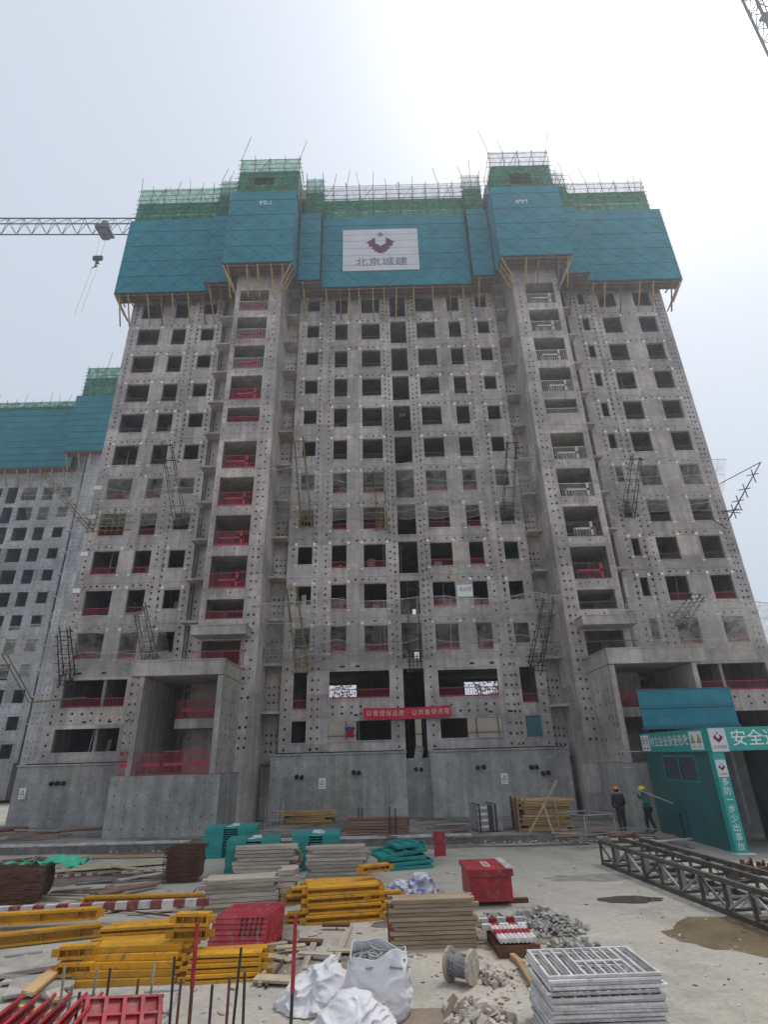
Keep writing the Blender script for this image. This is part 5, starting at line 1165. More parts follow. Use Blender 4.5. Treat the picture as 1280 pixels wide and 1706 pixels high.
# --- rust bundles, tarp, loose boards
def bundle(pl, pr, top, depth, label, seed):
    a, b, L, rz, dx, dy = span(pl, pr); H = WY(pl[0] / 2 + pr[0] / 2, top, a.y).z; mb = MB(); nx, ny, nz_ = 16, 10, 9; bm = bmesh.new()
    bmesh.ops.create_cube(bm, size=1); bmesh.ops.subdivide_edges(bm, edges=bm.edges[:], cuts=9, use_grid_fill=True)
    for v in bm.verts:
        n_ = noise.noise(v.co * 5 + Vector((seed, 0, 0))); v.co *= 1 + .06 * n_; rr = (abs(v.co.x * 2) ** 5 + abs(v.co.y * 2) ** 5 + abs(v.co.z * 2) ** 5) ** (1 / 5) if v.co.length else 1
        v.co = v.co / max(rr, .01) * (max(abs(v.co.x), abs(v.co.y), abs(v.co.z)) * 2); v.co = Vector((v.co.x * L, v.co.y * depth + depth / 2, (v.co.z + .5) * H))
    t = thing('rebar_bundle', label, 'bundle', (a + b) / 2, rz=rz); me = bpy.data.meshes.new('mesh_block'); bm.to_mesh(me); bm.free(); me.materials.append(RUSTD); o = link(bpy.data.objects.new('mesh_block', me)); o.parent = t
    m = MB(); rnd = random.Random(seed)
    for i in range(420):
        y = rnd.choice((-.01, -.02, rnd.uniform(0, depth))); x = rnd.uniform(-.5, .5) * L; z = rnd.uniform(0.02, 1) * H if y < 0 else H * rnd.uniform(.97, 1.03); l = rnd.uniform(.1, .45)
        m.tube((max(x - l, -L * .55), y, z), (min(x + l, L * .55), y + rnd.gauss(0, .03), max(.01, z + rnd.gauss(0, .04))), .008, 3)
    m.build('bar', [RUST], t)
bundle((-55, 1516), (58, 1508), 1452, 1.8, 'large dark rusty bar mesh bundle at the left edge under the green tarp', 3)
bundle((270, 1472), (328, 1470), 1415, 1.0, 'smaller brown rusty bar bundle left of the leftmost teal stack', 5)
mb = MB(); vs, fs = [], []
for j in range(11):
    for i in range(31): vs.append((-1.3 + i * .085, (j - 5) * .1, .1 + .2 * noise.noise((i * .35, j * .4, 1)) + .1 * math.exp(-((i - 20) / 6) ** 2)))
for j in range(10):
    for i in range(30): q = j * 31 + i; fs.append((q, q + 1, q + 32, q + 31))
mb.add(vs, fs); o = mb.build('green_tarp', [TARP], smooth=True); q = G(26, 1508); o.location = (q.x, q.y + 1.7, 1.55); o.location.z = WY(26, 1440, q.y + 1.0).z - .1; o.location.y = q.y + 1.0; o.modifiers.new('thickness', 'SOLIDIFY').thickness = .012; tag(o, 'bright green tarp crumpled on the large rusty bundle', 'tarp')
def board(pl, pr, wd, th, z, label, m_, name='loose_plank', tilt=0.0):
    a, b, L, rz, dx, dy = span(pl, pr); m = MB(); m.box(-L / 2, L / 2, 0, wd, 0, th); o = m.build(name, [m_], bevel=.004); o.location = (a + b) / 2 + Vector((0, 0, z)); o.rotation_euler = (tilt, 0, rz); return tag(o, label, 'board')
board((95, 1456), (280, 1441), 1.35, .02, .05, 'wide yellowish plywood sheet lying left of the small rusty bundle', PLY, 'plywood_sheet')
board((135, 1432), (290, 1428), .25, .04, .06, 'narrow yellowish plank lying behind the wide plywood sheet', WOODY)
board((200, 1470), (272, 1458), .3, .04, .03, 'pale grey board lying before the small rusty bundle', TIMBERG)
board((90, 1487), (150, 1482), .2, .05, .02, 'grey plank beside the large rusty bundle', TIMBERG)
board((30, 1530), (140, 1500), .3, .04, .02, 'pale board pointing away from the large rusty bundle', TIMBERG)
board((165, 1500), (265, 1480), .25, .06, .1, 'dark splintered board in the middle of the loose planks', WOODR, tilt=.1)
board((150, 1494), (262, 1476), .15, .1, .02, 'dark wet beam lying under the splintered board', KERB)
board((285, 1520), (350, 1488), .5, .03, .03, 'pale sheet corner left of the timber behind the red panels', TIMBERG)
board((0, 1672), (120, 1654), .9, .05, .05, 'pale cast slab lying at the left, behind the corner red panels', CONT, 'concrete_slab')
board((-40, 1640), (122, 1612), 1.0, .08, .02, 'wide pale slab at the left below the long yellow beams', CONT, 'concrete_slab')
board((50, 1680), (95, 1640), .2, .06, .15, 'light brown plank sloping by the pipe frame', WOODY, tilt=.2)
board((850, 1598), (868, 1614), .1, .08, .02, 'short yellowish wood block before the striped barrier', WOODY)
board((862, 1612), (885, 1650), .1, .08, .03, 'longer yellowish wood post lying on the yard before the striped barrier', WOODY)
board((1085, 1412), (1125, 1428), .14, .12, .02, 'grey beam lying beyond the truss, nearer one', GREYP)
board((1112, 1404), (1153, 1414), .16, .12, .02, 'grey beam lying beyond the truss, farther one', GREYP)
board((500, 1645), (530, 1570), .12, .05, .02, 'pale plank pointing away left of the slumped bag', TIMBERG)
board((562, 1610), (588, 1545), .12, .05, .02, 'grey plank pointing away behind the slumped bag', TIMBERG)
board((436, 1645), (455, 1588), .07, .06, .02, 'thin pale lath beside the nearest yellow channels', PLY)
board((445, 1648), (480, 1595), .05, .04, .02, 'thin dark lath beside the nearest yellow channels', RUST)
board((575, 1622), (590, 1660), .1, .05, .02, 'short grey plank behind the open bag', TIMBERG)
board((300, 1398), (640, 1396), .2, .05, .31, 'long pale plank lying along the kerb at the centre left', TIMBERG)
board((440, 1412), (700, 1404), .35, .16, .0, 'long dark beam lying at the foot of the kerb', KERB)
board((-40, 1402), (45, 1392), 1.4, .12, .31, 'dull red sheet stack lying at the left edge before the base wall', mat('dull_red_board', (.2, .06, .07), .7), 'red_sheet')
board((60, 1400), (170, 1392), .6, .06, .31, 'brown sheet lying before the left base wall', WOODR)
for p0, p1, lab in (((0, 1608), (45, 1592), 'grey pipe lying on the pale slab, left one'), ((8, 1592), (70, 1585), 'grey pipe lying on the pale slab, right one'), ((975, 1390), (1035, 1412), 'thin rusty bar lying from the kerb to the truss'), ((130, 1520), (270, 1512), 'dark bar lying below the splintered board'), ((150, 1510), (290, 1526), 'rusty bar crossing under the single yellow beam'), ((300, 1515), (327, 1480), 'dark rod sticking up by the single yellow beam'), ((860, 1390), (1000, 1402), 'long thin bar on the kerb before the right base wall')):
    m = MB(G(*p0, .05)); m.tube(G(*p0, .05), G(*p1, .08), .035 if 'pipe' in lab else .02, 8); tag(m.build('steel_bar', [STEELG if 'pipe' in lab else RUST]), lab, 'bar')

# --- rack, pipe trestle, mesh bale, bed frame near the base walls
def pipes(name, label, cat, segs, m_, r=.02, part=None):
    t = thing(name, label, cat, segs[0][0]); m = MB(t.location)
    for a, b in segs: m.tube(a, b, r, 6)
    m.build(part or 'pipework', [m_], t); return t
q = G(283, 1398, .0); q2 = G(336, 1396, .0); hgt = WY(300, 1349, q.y).z
segs = [(q, q + Vector((0, 0, hgt))), (q2, q2 + Vector((0, 0, hgt))), (q + Vector((-.3, 0, hgt - .05)), q2 + Vector((.4, 0, hgt))), (q + Vector((0, 0, .3)), q2 + Vector((0, 0, .3))), (q + Vector((.2, .9, 0)), q + Vector((.2, .9, hgt))), (q2 + Vector((.2, .9, 0)), q2 + Vector((.2, .9, hgt))), (q + Vector((-.1, .9, hgt)), q2 + Vector((.6, .9, hgt + .05))), (q + Vector((0, 0, hgt)), q + Vector((.2, .9, hgt))), (q2 + Vector((0, 0, hgt)), q2 + Vector((.2, .9, hgt))), (q + Vector((0, 0, .3)), q2 + Vector((0, 0, hgt)))]
pipes('pipe_trestle', 'thin pale pipe trestle standing before the left porch wall', 'trestle', segs, STEELG, .022)
q = G(440, 1386, .3); q2 = G(470, 1384, .3); segs = [(q, q + Vector((0, 0, 1.3))), (q2, q2 + Vector((0, 0, 1.3)))]
for z in (.1, .5, .9): segs.append((q + Vector((0, 0, z)), q2 + Vector((0, 0, z))))
for i in range(9): c = q.lerp(q2, i / 8); segs.append((c, c + Vector((random.uniform(-.1, .1), random.uniform(-.05, .1), 1.35 + random.uniform(-.1, .15)))))
pipes('wire_rack', 'rack of thin grey bars standing left of the yellowish board pile', 'rack', segs, STEELG, .014)
q = G(978, 1392, .3); q2 = G(1028, 1388, .3); segs = []
for z in (.03, .75):
    segs += [(q + Vector((0, 0, z)), q2 + Vector((0, 0, z))), (q + Vector((-.7, 1.6, z)), q2 + Vector((-.7, 1.6, z))), (q + Vector((0, 0, z)), q + Vector((-.7, 1.6, z))), (q2 + Vector((0, 0, z)), q2 + Vector((-.7, 1.6, z)))]
for c in (q, q2, q + Vector((-.7, 1.6, 0)), q2 + Vector((-.7, 1.6, 0))): segs.append((c, c + Vector((0, 0, .78))))
segs.append((q + Vector((-.7, 1.6, .7)), q + Vector((-.75, 1.6, 1.3))))
pipes('bed_rack', 'bare pale pipe frame like a bed standing before the right tower', 'frame', segs, STEELG, .025)
a, b, L, rz, dx, dy = span((799, 1387), (840, 1385), .3); H = WY(818, 1340, a.y).z - .3; t = thing('panel_bale', 'grey bale of upright formwork sheets strapped with dark bands', 'bale', (a + b) / 2, rz=rz)
for i in range(9): m = MB(); m.box(-L / 2, -L * .08, .02 + i * .14, .14 + i * .14, .05 + .02 * (i % 3), H - .03 * (i % 2)); m.box(L * .12, L / 2, .02 + i * .14, .14 + i * .14, .05, H - .04 * (i % 3)); m.build('sheet', [GREYP], t)
m = MB()
for z in (.2, .5, .8, 1.1): m.box(-L / 2 + .02, -L * .08 - .02, -.01, .018, z * H / 1.3, z * H / 1.3 + .1)
m.build('pale_edge', [WHITED], t); m = MB()
for x in (-L * .46, L * .2): m.box(x, x + .07, -.035, 1.3, 0.02, H + .02)
m.box(-L * .078, L * .118, 0, 1.25, .04, H - .05); m.build('band', [REBAR], t)
for i, (px, yt) in enumerate(((598, 1345), (604, 1346), (650, 1343), (660, 1346))):
    c = G(px, 1391, .3); m = MB(c); m.tube(c, c + Vector((0, 0, WY(px, yt, c.y).z - .3)), .03, 6); tag(m.build('stake_post', [REBAR]), 'dark upright post holding the reddish beam stack', 'post', 'posts at the beam stack')

# --- lattice truss lying on the yard
p0 = Vector((7.25, 22.3, 0)); d = Vector((0.72, -7.9, 0)).normalized(); s = Vector((-d.y, d.x, 0)); W_, H_, LL = 1.5, .7, 11.5
s = Vector((1, 0.09, 0)).normalized()
tr = thing('lattice_truss', 'long dark steel lattice truss lying on the yard at right, running towards the camera', 'truss', p0)
for (sx, z, nm) in ((0, .05, 'chord'), (W_, .05, 'chord'), (0, H_, 'chord'), (W_, H_, 'chord'), (W_ * .5, H_ + .04, 'chord')):
    m = MB(p0); a = p0 + s * sx + Vector((0, 0, z)); m.beam(a, a + d * LL, .11, .11); m.build(nm, [STEELD], tr)
n = 12
for i in range(n + 1):
    c = p0 + d * LL * i / n; m = MB(p0)
    for sx in (0, W_): m.beam(c + s * sx + Vector((0, 0, .1)), c + s * sx + Vector((0, 0, H_ - .05)), .07, .07, up=(0, 1, 0))
    m.beam(c + Vector((0, 0, H_ - .06)), c + s * W_ + Vector((0, 0, H_ - .06)), .06, .06); m.beam(c + Vector((0, 0, .1)), c + s * W_ + Vector((0, 0, .1)), .06, .06)
    m.build('cross_frame', [STEELD], tr)
    if i < n:
        c2_ = p0 + d * LL * (i + 1) / n; m = MB(p0); lo, hi = Vector((0, 0, .12)), Vector((0, 0, H_ - .08))
        for sx in (0, W_): m.beam(c + s * sx + (lo if i % 2 else hi), c2_ + s * sx + (hi if i % 2 else lo), .05, .05)
        m.tube(c + s * .3 + lo, c + s * (W_ * .5) + hi * .8, .02, 5); m.build('diagonal', [GREYP if i % 3 else STEELD], tr)
        m = MB(p0); e = c.lerp(c2_, .5); m.tube(e + Vector((0, 0, .25)), e + s * W_ + Vector((0, 0, .25)), .03, 6); m.tube(e + s * .35 + Vector((0, 0, .12)), e + s * .35 + Vector((0, 0, .6)), .09, 8); m.build('bracing', [GREYP], tr)
q = G(1262, 1466); rp = thing('rusty_clamps', 'heap of rusty steel clamps at the right edge beyond the truss', 'scrap heap', q); rnd = random.Random(4)
for i in range(9):
    m = MB(q); c = q + Vector((-.9 + i * .28, rnd.gauss(0, .2), .08 + .08 * (i % 3))); e = c + Vector((rnd.uniform(.4, .8), rnd.gauss(0, .4), rnd.uniform(0, .25))); m.beam(c, e, .14, .14)
    m.beam(c + Vector((0, 0, -.06)), c + Vector((.05, 0, .28)), .1, .08, up=(0, 1, 0)); m.beam(e, e + Vector((-.1, -.2, .15)), .08, .08); m.build('clamp', [RUST], rp)

# --- safety passage with its signs
bx, by0, by1 = 12.6, 23.55, 29.9
sp = thing('safety_passage', 'teal passage with lettered beams and corner post and a mesh screen on top', 'site passage', (bx, by0, 0)); O = sp.location
m = MB(O); wall(m, by0 + .3, by1, 0, 3.45, bx + .1, [(by0 + 1.6, by0 + 4.6, 2.35, 3.25)], .05, ax='y'); m.build('side_wall', [BOOTHG], sp)
m = MB(O); m.box(bx + .11, bx + .13, by0 + 1.6, by0 + 4.6, 2.35, 3.25)
m.build('side_window', [GLASS], sp)
m = MB(O)
for y in (by0 + 1.6, by0 + 3.1, by0 + 4.58): m.box(bx + .07, bx + .099, y - .04, y + .04, 2.3, 3.3)
for z in (2.3, 3.28): m.box(bx + .07, bx + .098, by0 + 1.65, by0 + 4.53, z - .03, z + .03)
m.beam((bx + .14, by0 + 3.7, 2.4), (bx + .14, by0 + 4.3, 3.3), .04, .04); m.build('window_frame', [TEALP], sp)
m = MB(O); m.box(bx, bx + .46, by0, by0 + .3, 0, 3.45); m.build('corner_post', [SIGNT], sp, bevel=.01)
m = MB(O); m.box(bx - .02, bx + .14, by0 + .301, by1, 3.45, 4.3); m.build('side_beam', [SIGNT], sp, bevel=.01)
m = MB(O); m.box(bx - .02, bx + 8, by0 - .03, by0 + .3, 3.46, 4.31); m.build('front_beam', [SIGNT], sp, bevel=.01)
m = MB(O); m.box(bx + .1, bx + 7.9, by0 + .32, by1, 4.22, 4.29); m.build('roof', [GREYP], sp)
m = MB(O); m.box(bx + .2, bx + 5.0, by1 - .2, by1 - .16, 4.62, 6.4); m.build('roof_mesh', [TEALN], sp)
m = MB(O)
for x in (.3, 1.4, 2.6, 3.8, 4.9): m.tube((bx + x, by1 - .12, 4.29), (bx + x, by1 - .12, 6.42), .03, 6)
for z in (4.6, 5.5, 6.4): m.tube((bx + .15, by1 - .23, z), (bx + 5.05, by1 - .23, z), .025, 6)
m.box(bx + .15, bx + 5.05, by1 - .3, by1 - .05, 4.5, 4.58); m.build('roof_frame', [TEALD], sp)
m = MB(O); m.box(bx + 3.2, bx + 3.3, by0 + .35, by0 + 3.4, 0, 4.2); m.box(bx + 1.7, bx + 1.85, by0 + 5.5, by0 + 5.6, 0, 4.2); m.box(bx + .2, bx + 8, by0 + 5.61, by0 + 5.7, 0, 4.2); m.build('inner_wall', [mat('inner_panel', (.16, .17, .17), .7, var=.3, scale=.8)], sp)
m = MB(O); m.box(bx + .5, bx + 3.1, by0 + 4.8, by0 + 5.4, 0, .5); m.build('bench', [mat('dull_blue', (.05, .1, .17), .6)], sp)
m = MB(O); m.box(bx + .35, bx + 3.1, by0 + 4.0, by0 + 4.04, .52, 3.9); m.build('glazing', [mat('hazy_glass', (.2, .24, .27), .15, bump=0)], sp)
for i in range(2): m = MB(O); x = bx + 3.45 + i * 1.1; m.box(x, x + .5, by0 + 2.0, by0 + 2.05, 2.6, 3.9); m.build('poster', [WHITED], sp)
# lettering of the passage
m = MB(O); m.box(bx + .02, bx + .68, by0 - .045, by0 - .031, 3.44, 4.29); m.build('logo_plate', [SIGNW], sp)
class _L: location = O
def emblem_at(x, y, z, s):
    for sg in (1, -1):
        m = MB(O); L_ = [(-1.0, .12), (-.38, .62), (-.38, .05), (0, -.25), (0, -.98), (-.45, -.62), (-.86, -.22)]; pts = [(x + sg * u * s, z + v * s) for u, v in L_]; m.prism(pts if sg > 0 else pts[::-1], y - .008, y); m.build('emblem', [LOGO], sp)
    m = MB(O); m.prism([(x - .27 * s, z + .86 * s), (x, z + .66 * s), (x + .27 * s, z + .86 * s), (x, z + 1.14 * s)], y - .008, y); m.build('emblem_tip', [LOGOG], sp)
emblem_at(bx + .35, by0 - .046, 3.95, .19)
lettering('北京城建', .13, (.35, -.05, 3.6), LOGOG, sp)
lettering('安全通道', .62, (2.15, -.036, 3.88), WHITE, sp, bold=.004, sx=1.05)
m = MB(O); m.box(bx + .03, bx + .43, by0 - .012, by0 - .001, 2.55, 3.15); m.build('logo_plate', [SIGNW], sp)
emblem_at(bx + .23, by0 - .013, 2.9, .13); lettering('北京城建', .08, (.23, -.02, 2.65), LOGOG, sp)
for i, c_ in enumerate('多防一步少出事故'): lettering(c_, .29, (.23, -.006, 2.36 - i * .305), WHITE, sp)
lettering('树立企业安全形象', .47, (-.026, 3.43, 3.88), WHITE, sp, rz=-PI / 2, bold=.003)
def side_plate(y0, y1): m = MB(O); m.box(bx - .035, bx - .021, by0 + y0, by0 + y1, 3.52, 4.22); m.build('side_plate', [WHITE], sp)
side_plate(.45, 1.45); side_plate(5.4, 6.25)
for y in (.7, 1.2):
    m = MB(O); m.add([(bx - .04, by0 + y - .2, 3.78), (bx - .04, by0 + y + .2, 3.78), (bx - .04, by0 + y, 4.14)], [(0, 1, 2)], 0); m.add([(bx - .044, by0 + y - .13, 3.82), (bx - .044, by0 + y + .13, 3.82), (bx - .044, by0 + y, 4.06)], [(0, 1, 2)], 1); m.add([(bx - .048, by0 + y - .035, 3.84), (bx - .048, by0 + y + .035, 3.84), (bx - .048, by0 + y, 4.02)], [(0, 1, 2)], 0)
    m.build('triangle', [LOGOG, YSIGN], sp)
    lettering('当心', .13, (-.037, y, 3.64), LOGOG, sp, rz=-PI / 2)
for y in (5.62, 6.02):
    m = MB(O); m.disc((bx - .038, by0 + y, 3.97), (-1, 0, 0), .17, 18); m.disc((bx - .041, by0 + y, 3.97), (-1, 0, 0), .12, 18, 1); m.disc((bx - .044, by0 + y, 3.97), (-1, 0, 0), .07, 14); m.box(bx - .04, bx - .036, by0 + y - .13, by0 + y + .13, 3.58, 3.68); m.build('round_mark', [mat('faded_print', (.35, .3, .3), .7, bump=0) if not bpy.data.materials.get('faded_print') else bpy.data.materials['faded_print'], WHITE], sp)
for y, z in ((25.8, 3.2), (25.9, 2.5)):
    q = Vector((12.3, 29.6, z + .3)); m = MB(q); m.tube(q + Vector((-1.0, .0, .0)), q + Vector((.6, 0, 0)), .025, 6); tag(m.build('white_pipe', [STEELG]), 'white pipe end reaching out behind the passage, %s one' % ('upper' if z > 3 else 'lower'), 'pipe')
# saw horse by the passage wall
c = G(1160, 1400); sh = thing('work_stand', 'dark green work stand with four legs before the passage wall', 'stand', c); m = MB(c); m.box(c.x - .3, c.x + .55, c.y, c.y + .6, 1.0, 1.12); m.build('top', [BOOTHG], sh)
m = MB(c); m.box(c.x - .28, c.x + .53, c.y + .02, c.y + .05, .45, .999); m.build('front_panel', [BOOTHG], sh)
for x in (-.28, .48):
    for y in (.0, .52): m = MB(c); m.box(c.x + x - .02, c.x + x + .06, c.y + y, c.y + y + .08, 0, .998); m.build('leg', [TEALD], sh)
sc_ = G(1245, 1424); m = MB(sc_); m.box(sc_.x - .3, sc_.x + .35, sc_.y, sc_.y + .5, .004, .03, rot=None); tag(m.build('white_scrap', [WHITE]), 'white sheet scrap on the ground in the passage mouth', 'scrap')

# ------------------------------------------------------------------ people
def skin_mesh(name, pts, edges, radii, m_, parent, sub=2, root=0):
    me = bpy.data.meshes.new(name); me.from_pydata(pts, edges, []); o = bpy.data.objects.new(name, me); COL.objects.link(o)
    o.modifiers.new('skin', 'SKIN'); sd = o.modifiers.new('sub', 'SUBSURF'); sd.levels = sd.render_levels = sub
    for i, v in enumerate(me.skin_vertices[0].data): r = radii[i]; v.radius = r if isinstance(r, tuple) else (r, r); v.use_root = (i == root)
    dg = bpy.context.evaluated_depsgraph_get(); m2 = bpy.data.meshes.new_from_object(o.evaluated_get(dg)); bpy.data.objects.remove(o)
    m2.materials.clear(); m2.materials.append(m_); m2.polygons.foreach_set('use_smooth', [True] * len(m2.polygons)); m2.name = name
    o = link(bpy.data.objects.new(name, m2)); o.parent = parent; return o
def person(loc, rz, label, J, coat, trouser, helmet, head_turn=0.0):
    t = thing('person', label, 'person', loc, rz=rz)
    # body: pelvis, spine, neck, head, arms, legs in one surface (front is -y)
    P_ = [J['pelvis'], J['waist'], J['chest'], J['neck'], J['jaw'], J['skull']]; E_ = [(0, 1), (1, 2), (2, 3), (3, 4), (4, 5)]; R = [(.15, .11), (.135, .1), (.165, .11), .058, .075, .09]
    def chain(start, pts, rs):
        prev = start
        for p_, r_ in zip(pts, rs): P_.append(p_); R.append(r_); E_.append((prev, len(P_) - 1)); prev = len(P_) - 1
        return prev
    for sd in ('L', 'R'):
        chain(2, [J['sh' + sd], J['el' + sd], J['wr' + sd]], [.068, .048, .032])
        hnd = Vector(J['wr' + sd]); dirv = (hnd - Vector(J['el' + sd])).normalized(); palm = hnd + dirv * .08; P_.append(tuple(palm)); R.append((.04, .02)); E_.append((len(P_) - 2, len(P_) - 1)); pi_ = len(P_) - 1
        sdv = dirv.cross(Vector((0, 1, 0))).normalized() if abs(dirv.y) < .9 else Vector((1, 0, 0)); cur = Vector((0, -.3, 0))
        for k_, (off, ln) in enumerate(((-.027, .07), (-.009, .085), (.009, .08), (.027, .06))):
            b0 = palm + sdv * off + dirv * .02; chain(pi_, [tuple(b0), tuple(b0 + dirv * ln * .5 + cur * .02), tuple(b0 + dirv * ln * .9 + cur * .08)], [.01, .009, .007])
        b0 = hnd + dirv * .03 - sdv * .03; chain(pi_ - 1, [tuple(b0), tuple(b0 + dirv * .04 - sdv * .03)], [.012, .009])
        chain(0, [J['hip' + sd], J['kn' + sd], J['an' + sd], J['toe' + sd]], [.095, .062, .042, (.045, .03)])
    skin_mesh('body', P_, E_, R, SKIN, t)
    # clothes
    e = 1.0; pts = [J['waist'], J['chest'], J['collar']]; ed = [(0, 1), (1, 2)]; rr = [(.185, .145), (.205, .145), (.085, .075)]; pts.insert(0, J['hem']); ed = [(0, 1), (1, 2), (2, 3)]; rr.insert(0, (.19, .15))
    for sd in ('L', 'R'):
        i = len(pts); pts += [J['sh' + sd], J['el' + sd], tuple(Vector(J['wr' + sd]).lerp(Vector(J['el' + sd]), .08))]; ed += [(2, i), (i, i + 1), (i + 1, i + 2)]; rr += [.088, .066, .05]
    skin_mesh('jacket', pts, ed, rr, coat, t)
    pts = [J['pelvis']]; ed = []; rr = [(.165, .125)]
    for sd in ('L', 'R'):
        i = len(pts); pts += [J['hip' + sd], J['kn' + sd], tuple(Vector(J['an' + sd]) + Vector((0, 0, .03)))]; ed += [(0, i), (i, i + 1), (i + 1, i + 2)]; rr += [.112, .083, .068]
    skin_mesh('trousers', pts, ed, rr, trouser, t)
    for sd in ('L', 'R'):
        a = Vector(J['an' + sd]); b = Vector(J['toe' + sd]); skin_mesh('shoe', [tuple(a + Vector((0, .03, -.02))), tuple(a.lerp(b, .5) + Vector((0, 0, .0))), tuple(b)], [(0, 1), (1, 2)], [(.05, .05), (.052, .042), (.048, .032)], CLOTHB, t)
    h = Vector(J['skull']); m = MB()
    for j in range(7):
        for i in range(20):
            a = 2 * PI * i / 20; el = j / 6 * PI / 2; m.v.append((h.x + .128 * math.cos(el) * math.cos(a), h.y + .15 * math.cos(el) * math.sin(a), h.z + .0 + .135 * math.sin(el)))
    for j in range(6):
        for i in range(20): m.f.append((j * 20 + i, j * 20 + (i + 1) % 20, (j + 1) * 20 + (i + 1) % 20, (j + 1) * 20 + i)); m.m.append(0)
    m.disc((h.x, h.y - .02, h.z), (0, 0, 1), .165, 20, 0); m.box(h.x - .01, h.x + .01, h.y - .13, h.y + .13, h.z + .1, h.z + .142)
    m.build('helmet', [helmet], t, smooth=False)
    m = MB(); m.tube((h.x, h.y - .092, h.z - .05), (h.x, h.y - .118, h.z - .075), .014, 6)
    for sx in (-.036, .036): m.disc((h.x + sx, h.y - .098, h.z - .035), (0, -1, 0), .011, 8, 1)
    m.box(h.x - .03, h.x + .03, h.y - .098, h.y - .088, h.z - .115, h.z - .107, 2)
    for sx in (-.093, .093): m.box(h.x + sx - .01, h.x + sx + .01, h.y - .02, h.y + .02, h.z - .08, h.z - .02)
    m.build('face', [SKIN, BLACKP, LOGO], t)
    m = MB(); m.disc((h.x, h.y, h.z - .01), (0, 0, 1), .1, 12); 
    for i in range(10): a = PI * i / 9; m.box(-.02, .02, -.008, .008, -.09, .0, rot=Matrix.Rotation(a - PI / 2, 3, 'Z'), at=(h.x + .094 * math.cos(a), h.y + .1 * math.sin(a), h.z))
    m.build('hair', [CLOTHB], t); return t
J1 = dict(pelvis=(0, 0, .93), waist=(0, .01, 1.1), chest=(.01, -.02, 1.35), neck=(.01, -.06, 1.5), collar=(.01, -.05, 1.47), hem=(0, .0, .86), jaw=(.02, -.11, 1.57), skull=(.02, -.1, 1.66),
          shL=(.2, -.02, 1.42), elL=(.27, .06, 1.14), wrL=(.26, .0, .88), shR=(-.18, -.02, 1.42), elR=(-.25, -.04, 1.14), wrR=(-.2, -.2, .98),
          hipL=(.1, .0, .88), knL=(.11, .02, .48), anL=(.12, .16, .1), toeL=(.13, .02, .04), hipR=(-.1, 0, .88), knR=(-.1, -.12, .48), anR=(-.1, -.1, .09), toeR=(-.1, -.26, .04))
person(G(1040, 1384, .3), PI * .95, 'worker in a dark suit and orange helmet walking away beside the pipe frame', J1, CLOTHD, CLOTHD, HELO)
J2 = dict(J1); J2.update(shR=(-.18, -.02, 1.42), elR=(-.24, -.22, 1.28), wrR=(-.2, -.26, 1.5), elL=(.28, -.06, 1.16), wrL=(.12, -.26, 1.1))
w2 = person(G(1087, 1386, .3), -PI * .55, 'worker in a teal jacket and lime helmet carrying a plank on the shoulder', J2, CLOTHT, CLOTHB, HELY)
q = w2.location; m = MB(q); m.beam(q + Vector((-.45, -.15, 1.72)), q + Vector((.95, -.42, 1.12)), .14, .045); tag(m.build('carried_plank', [TIMBERG]), 'pale plank resting on the shoulder of the worker in teal', 'plank')

# --- litter along the kerb and between the stacks
rnd = random.Random(33)
def litter(n, area, z, label, grp, mats, ln=(.5, 2.2), name='scrap_board'):
    for i in range(n):
        px, py = rnd.uniform(area[0], area[2]), rnd.uniform(area[1], area[3]); c = G(px, py, z); L = rnd.uniform(*ln); m = MB(); m.box(-L / 2, L / 2, -.06, .06, 0, .03); o = m.build(name, [rnd.choice(mats)]); o.location = c + Vector((0, 0, .01 + .03 * rnd.random() + (i % 3) * .02)); o.rotation_euler = (rnd.gauss(0, .05), rnd.gauss(0, .015), rnd.gauss(0, .35)); o.scale = (1, rnd.uniform(.5, 2.2), rnd.uniform(.6, 1.6)); tag(o, label, 'scrap board', grp)
litter(26, (20, 1428, 320, 1520), 0, 'loose scrap board lying between the two rusty bundles and the striped bar', 'scrap boards between the rusty bundles', [TIMBERG, TIMBER, WOODR, PLY, KERB])
litter(16, (0, 1384, 430, 1400), .3, 'scrap board lying on the raised strip before the left walls', 'scrap boards before the left walls', [TIMBERG, TIMBER, WOODR, KERB], (.6, 3))
litter(14, (560, 1374, 960, 1396), .3, 'scrap board lying on the raised strip before the centre walls', 'scrap boards before the centre walls', [TIMBERG, TIMBER, WOODR, KERB], (.4, 2))
litter(12, (960, 1388, 1130, 1404), .25, 'scrap board lying near the feet of the two workers', 'scrap boards near the workers', [TIMBERG, WOODR, KERB], (.4, 2))
litter(12, (440, 1545, 600, 1640), 0, 'short scrap lath lying between the yellow stack and the slumped bag', 'laths near the slumped bag', [TIMBERG, RUST, STEELG, PLY], (.2, .8), 'scrap_lath')
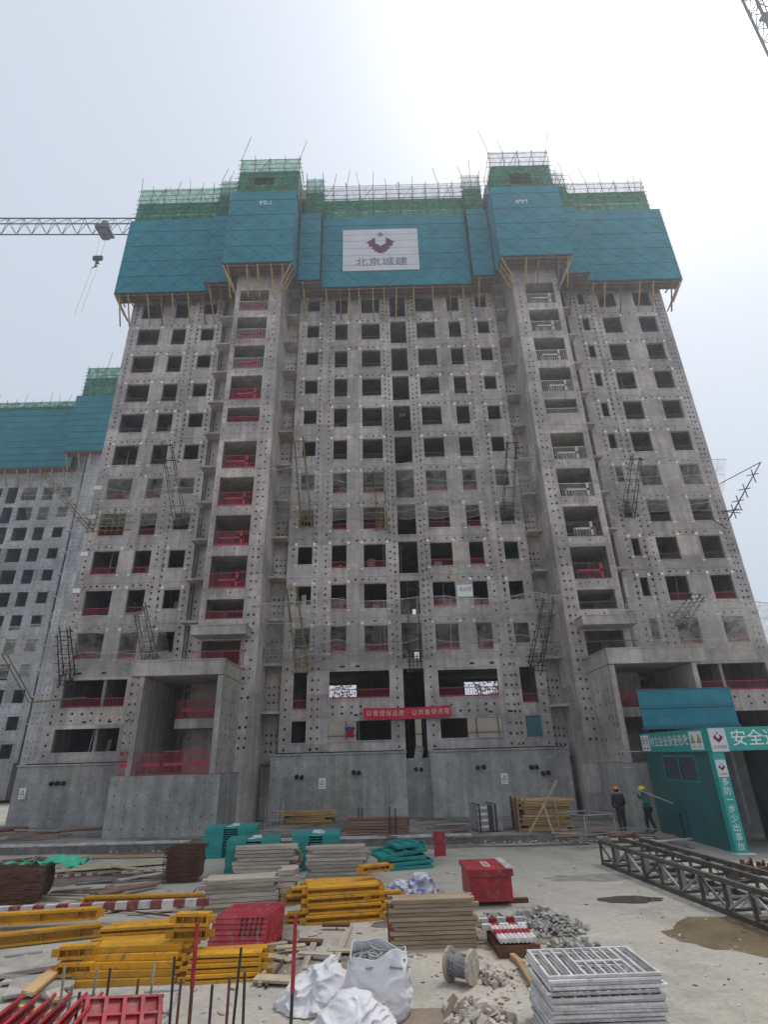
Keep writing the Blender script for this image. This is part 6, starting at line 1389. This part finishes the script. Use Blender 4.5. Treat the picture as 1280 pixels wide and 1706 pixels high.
litter(10, (0, 1600, 110, 1700), 0, 'scrap lath lying on the slabs at the lower left', 'laths at the lower left', [TIMBERG, WOODY, STEELG], (.3, 1.0), 'scrap_lath')
def crumbs(n, area, label, m_, smin, smax):
    mb = MB(G((area[0] + area[2]) / 2, (area[1] + area[3]) / 2))
    for i in range(n):
        c = G(rnd.uniform(area[0], area[2]), rnd.uniform(area[1], area[3])); s_ = rnd.uniform(smin, smax); mb.box(-s_, s_, -s_ * .35, s_ * .35, 0.003, .004 + s_ * .2, rot=Matrix.Rotation(rnd.uniform(0, 3), 3, 'Z') @ Matrix.Rotation(rnd.gauss(0, .2), 3, 'X'), at=c)
    tag(mb.build('litter', [m_]), label, 'litter', kind='stuff')
crumbs(150, (420, 1410, 960, 1700), 'splinters and chips scattered over the middle of the yard', TIMBER, .02, .07)
crumbs(90, (0, 1420, 420, 1700), 'splinters and chips scattered over the left of the yard', TIMBER, .02, .09)
crumbs(70, (640, 1410, 1270, 1690), 'pale paper and plaster bits scattered over the yard', WHITED, .015, .045)
crumbs(60, (700, 1420, 1270, 1690), 'dark bits scattered over the right of the yard', RUST, .015, .05)
for i, (px, py, rx, ry) in enumerate(((300, 1418, 5, .7), (700, 1412, 3, .5), (900, 1408, 2.2, .35), (430, 1560, .9, 1.3), (700, 1530, 1.2, .8), (870, 1560, 1.2, 1.0))): sheet(blob(px, py, rx, ry, 0.0055 + i * .0004, 20 + i * 3, rough=.5), 'ground_stain', bpy.data.materials['mud_stain' if i % 2 else 'dirt_patch'])

# ------------------------------------------------------------------ air
hz = MB(); hz.box(-320, 320, -110, 400, -1, 84)
hm = bpy.data.materials.new('haze_air'); hm.use_nodes = True; ht = hm.node_tree; ht.nodes.clear()
ho = ht.nodes.new('ShaderNodeOutputMaterial'); hv = ht.nodes.new('ShaderNodeVolumePrincipled')
hv.inputs['Color'].default_value = (0.88, 0.94, 1.0, 1); hv.inputs['Density'].default_value = 0.0017; hv.inputs['Anisotropy'].default_value = 0.55
ht.links.new(hv.outputs[0], ho.inputs['Volume'])
tag(hz.build('haze', [hm]), kind='stuff')
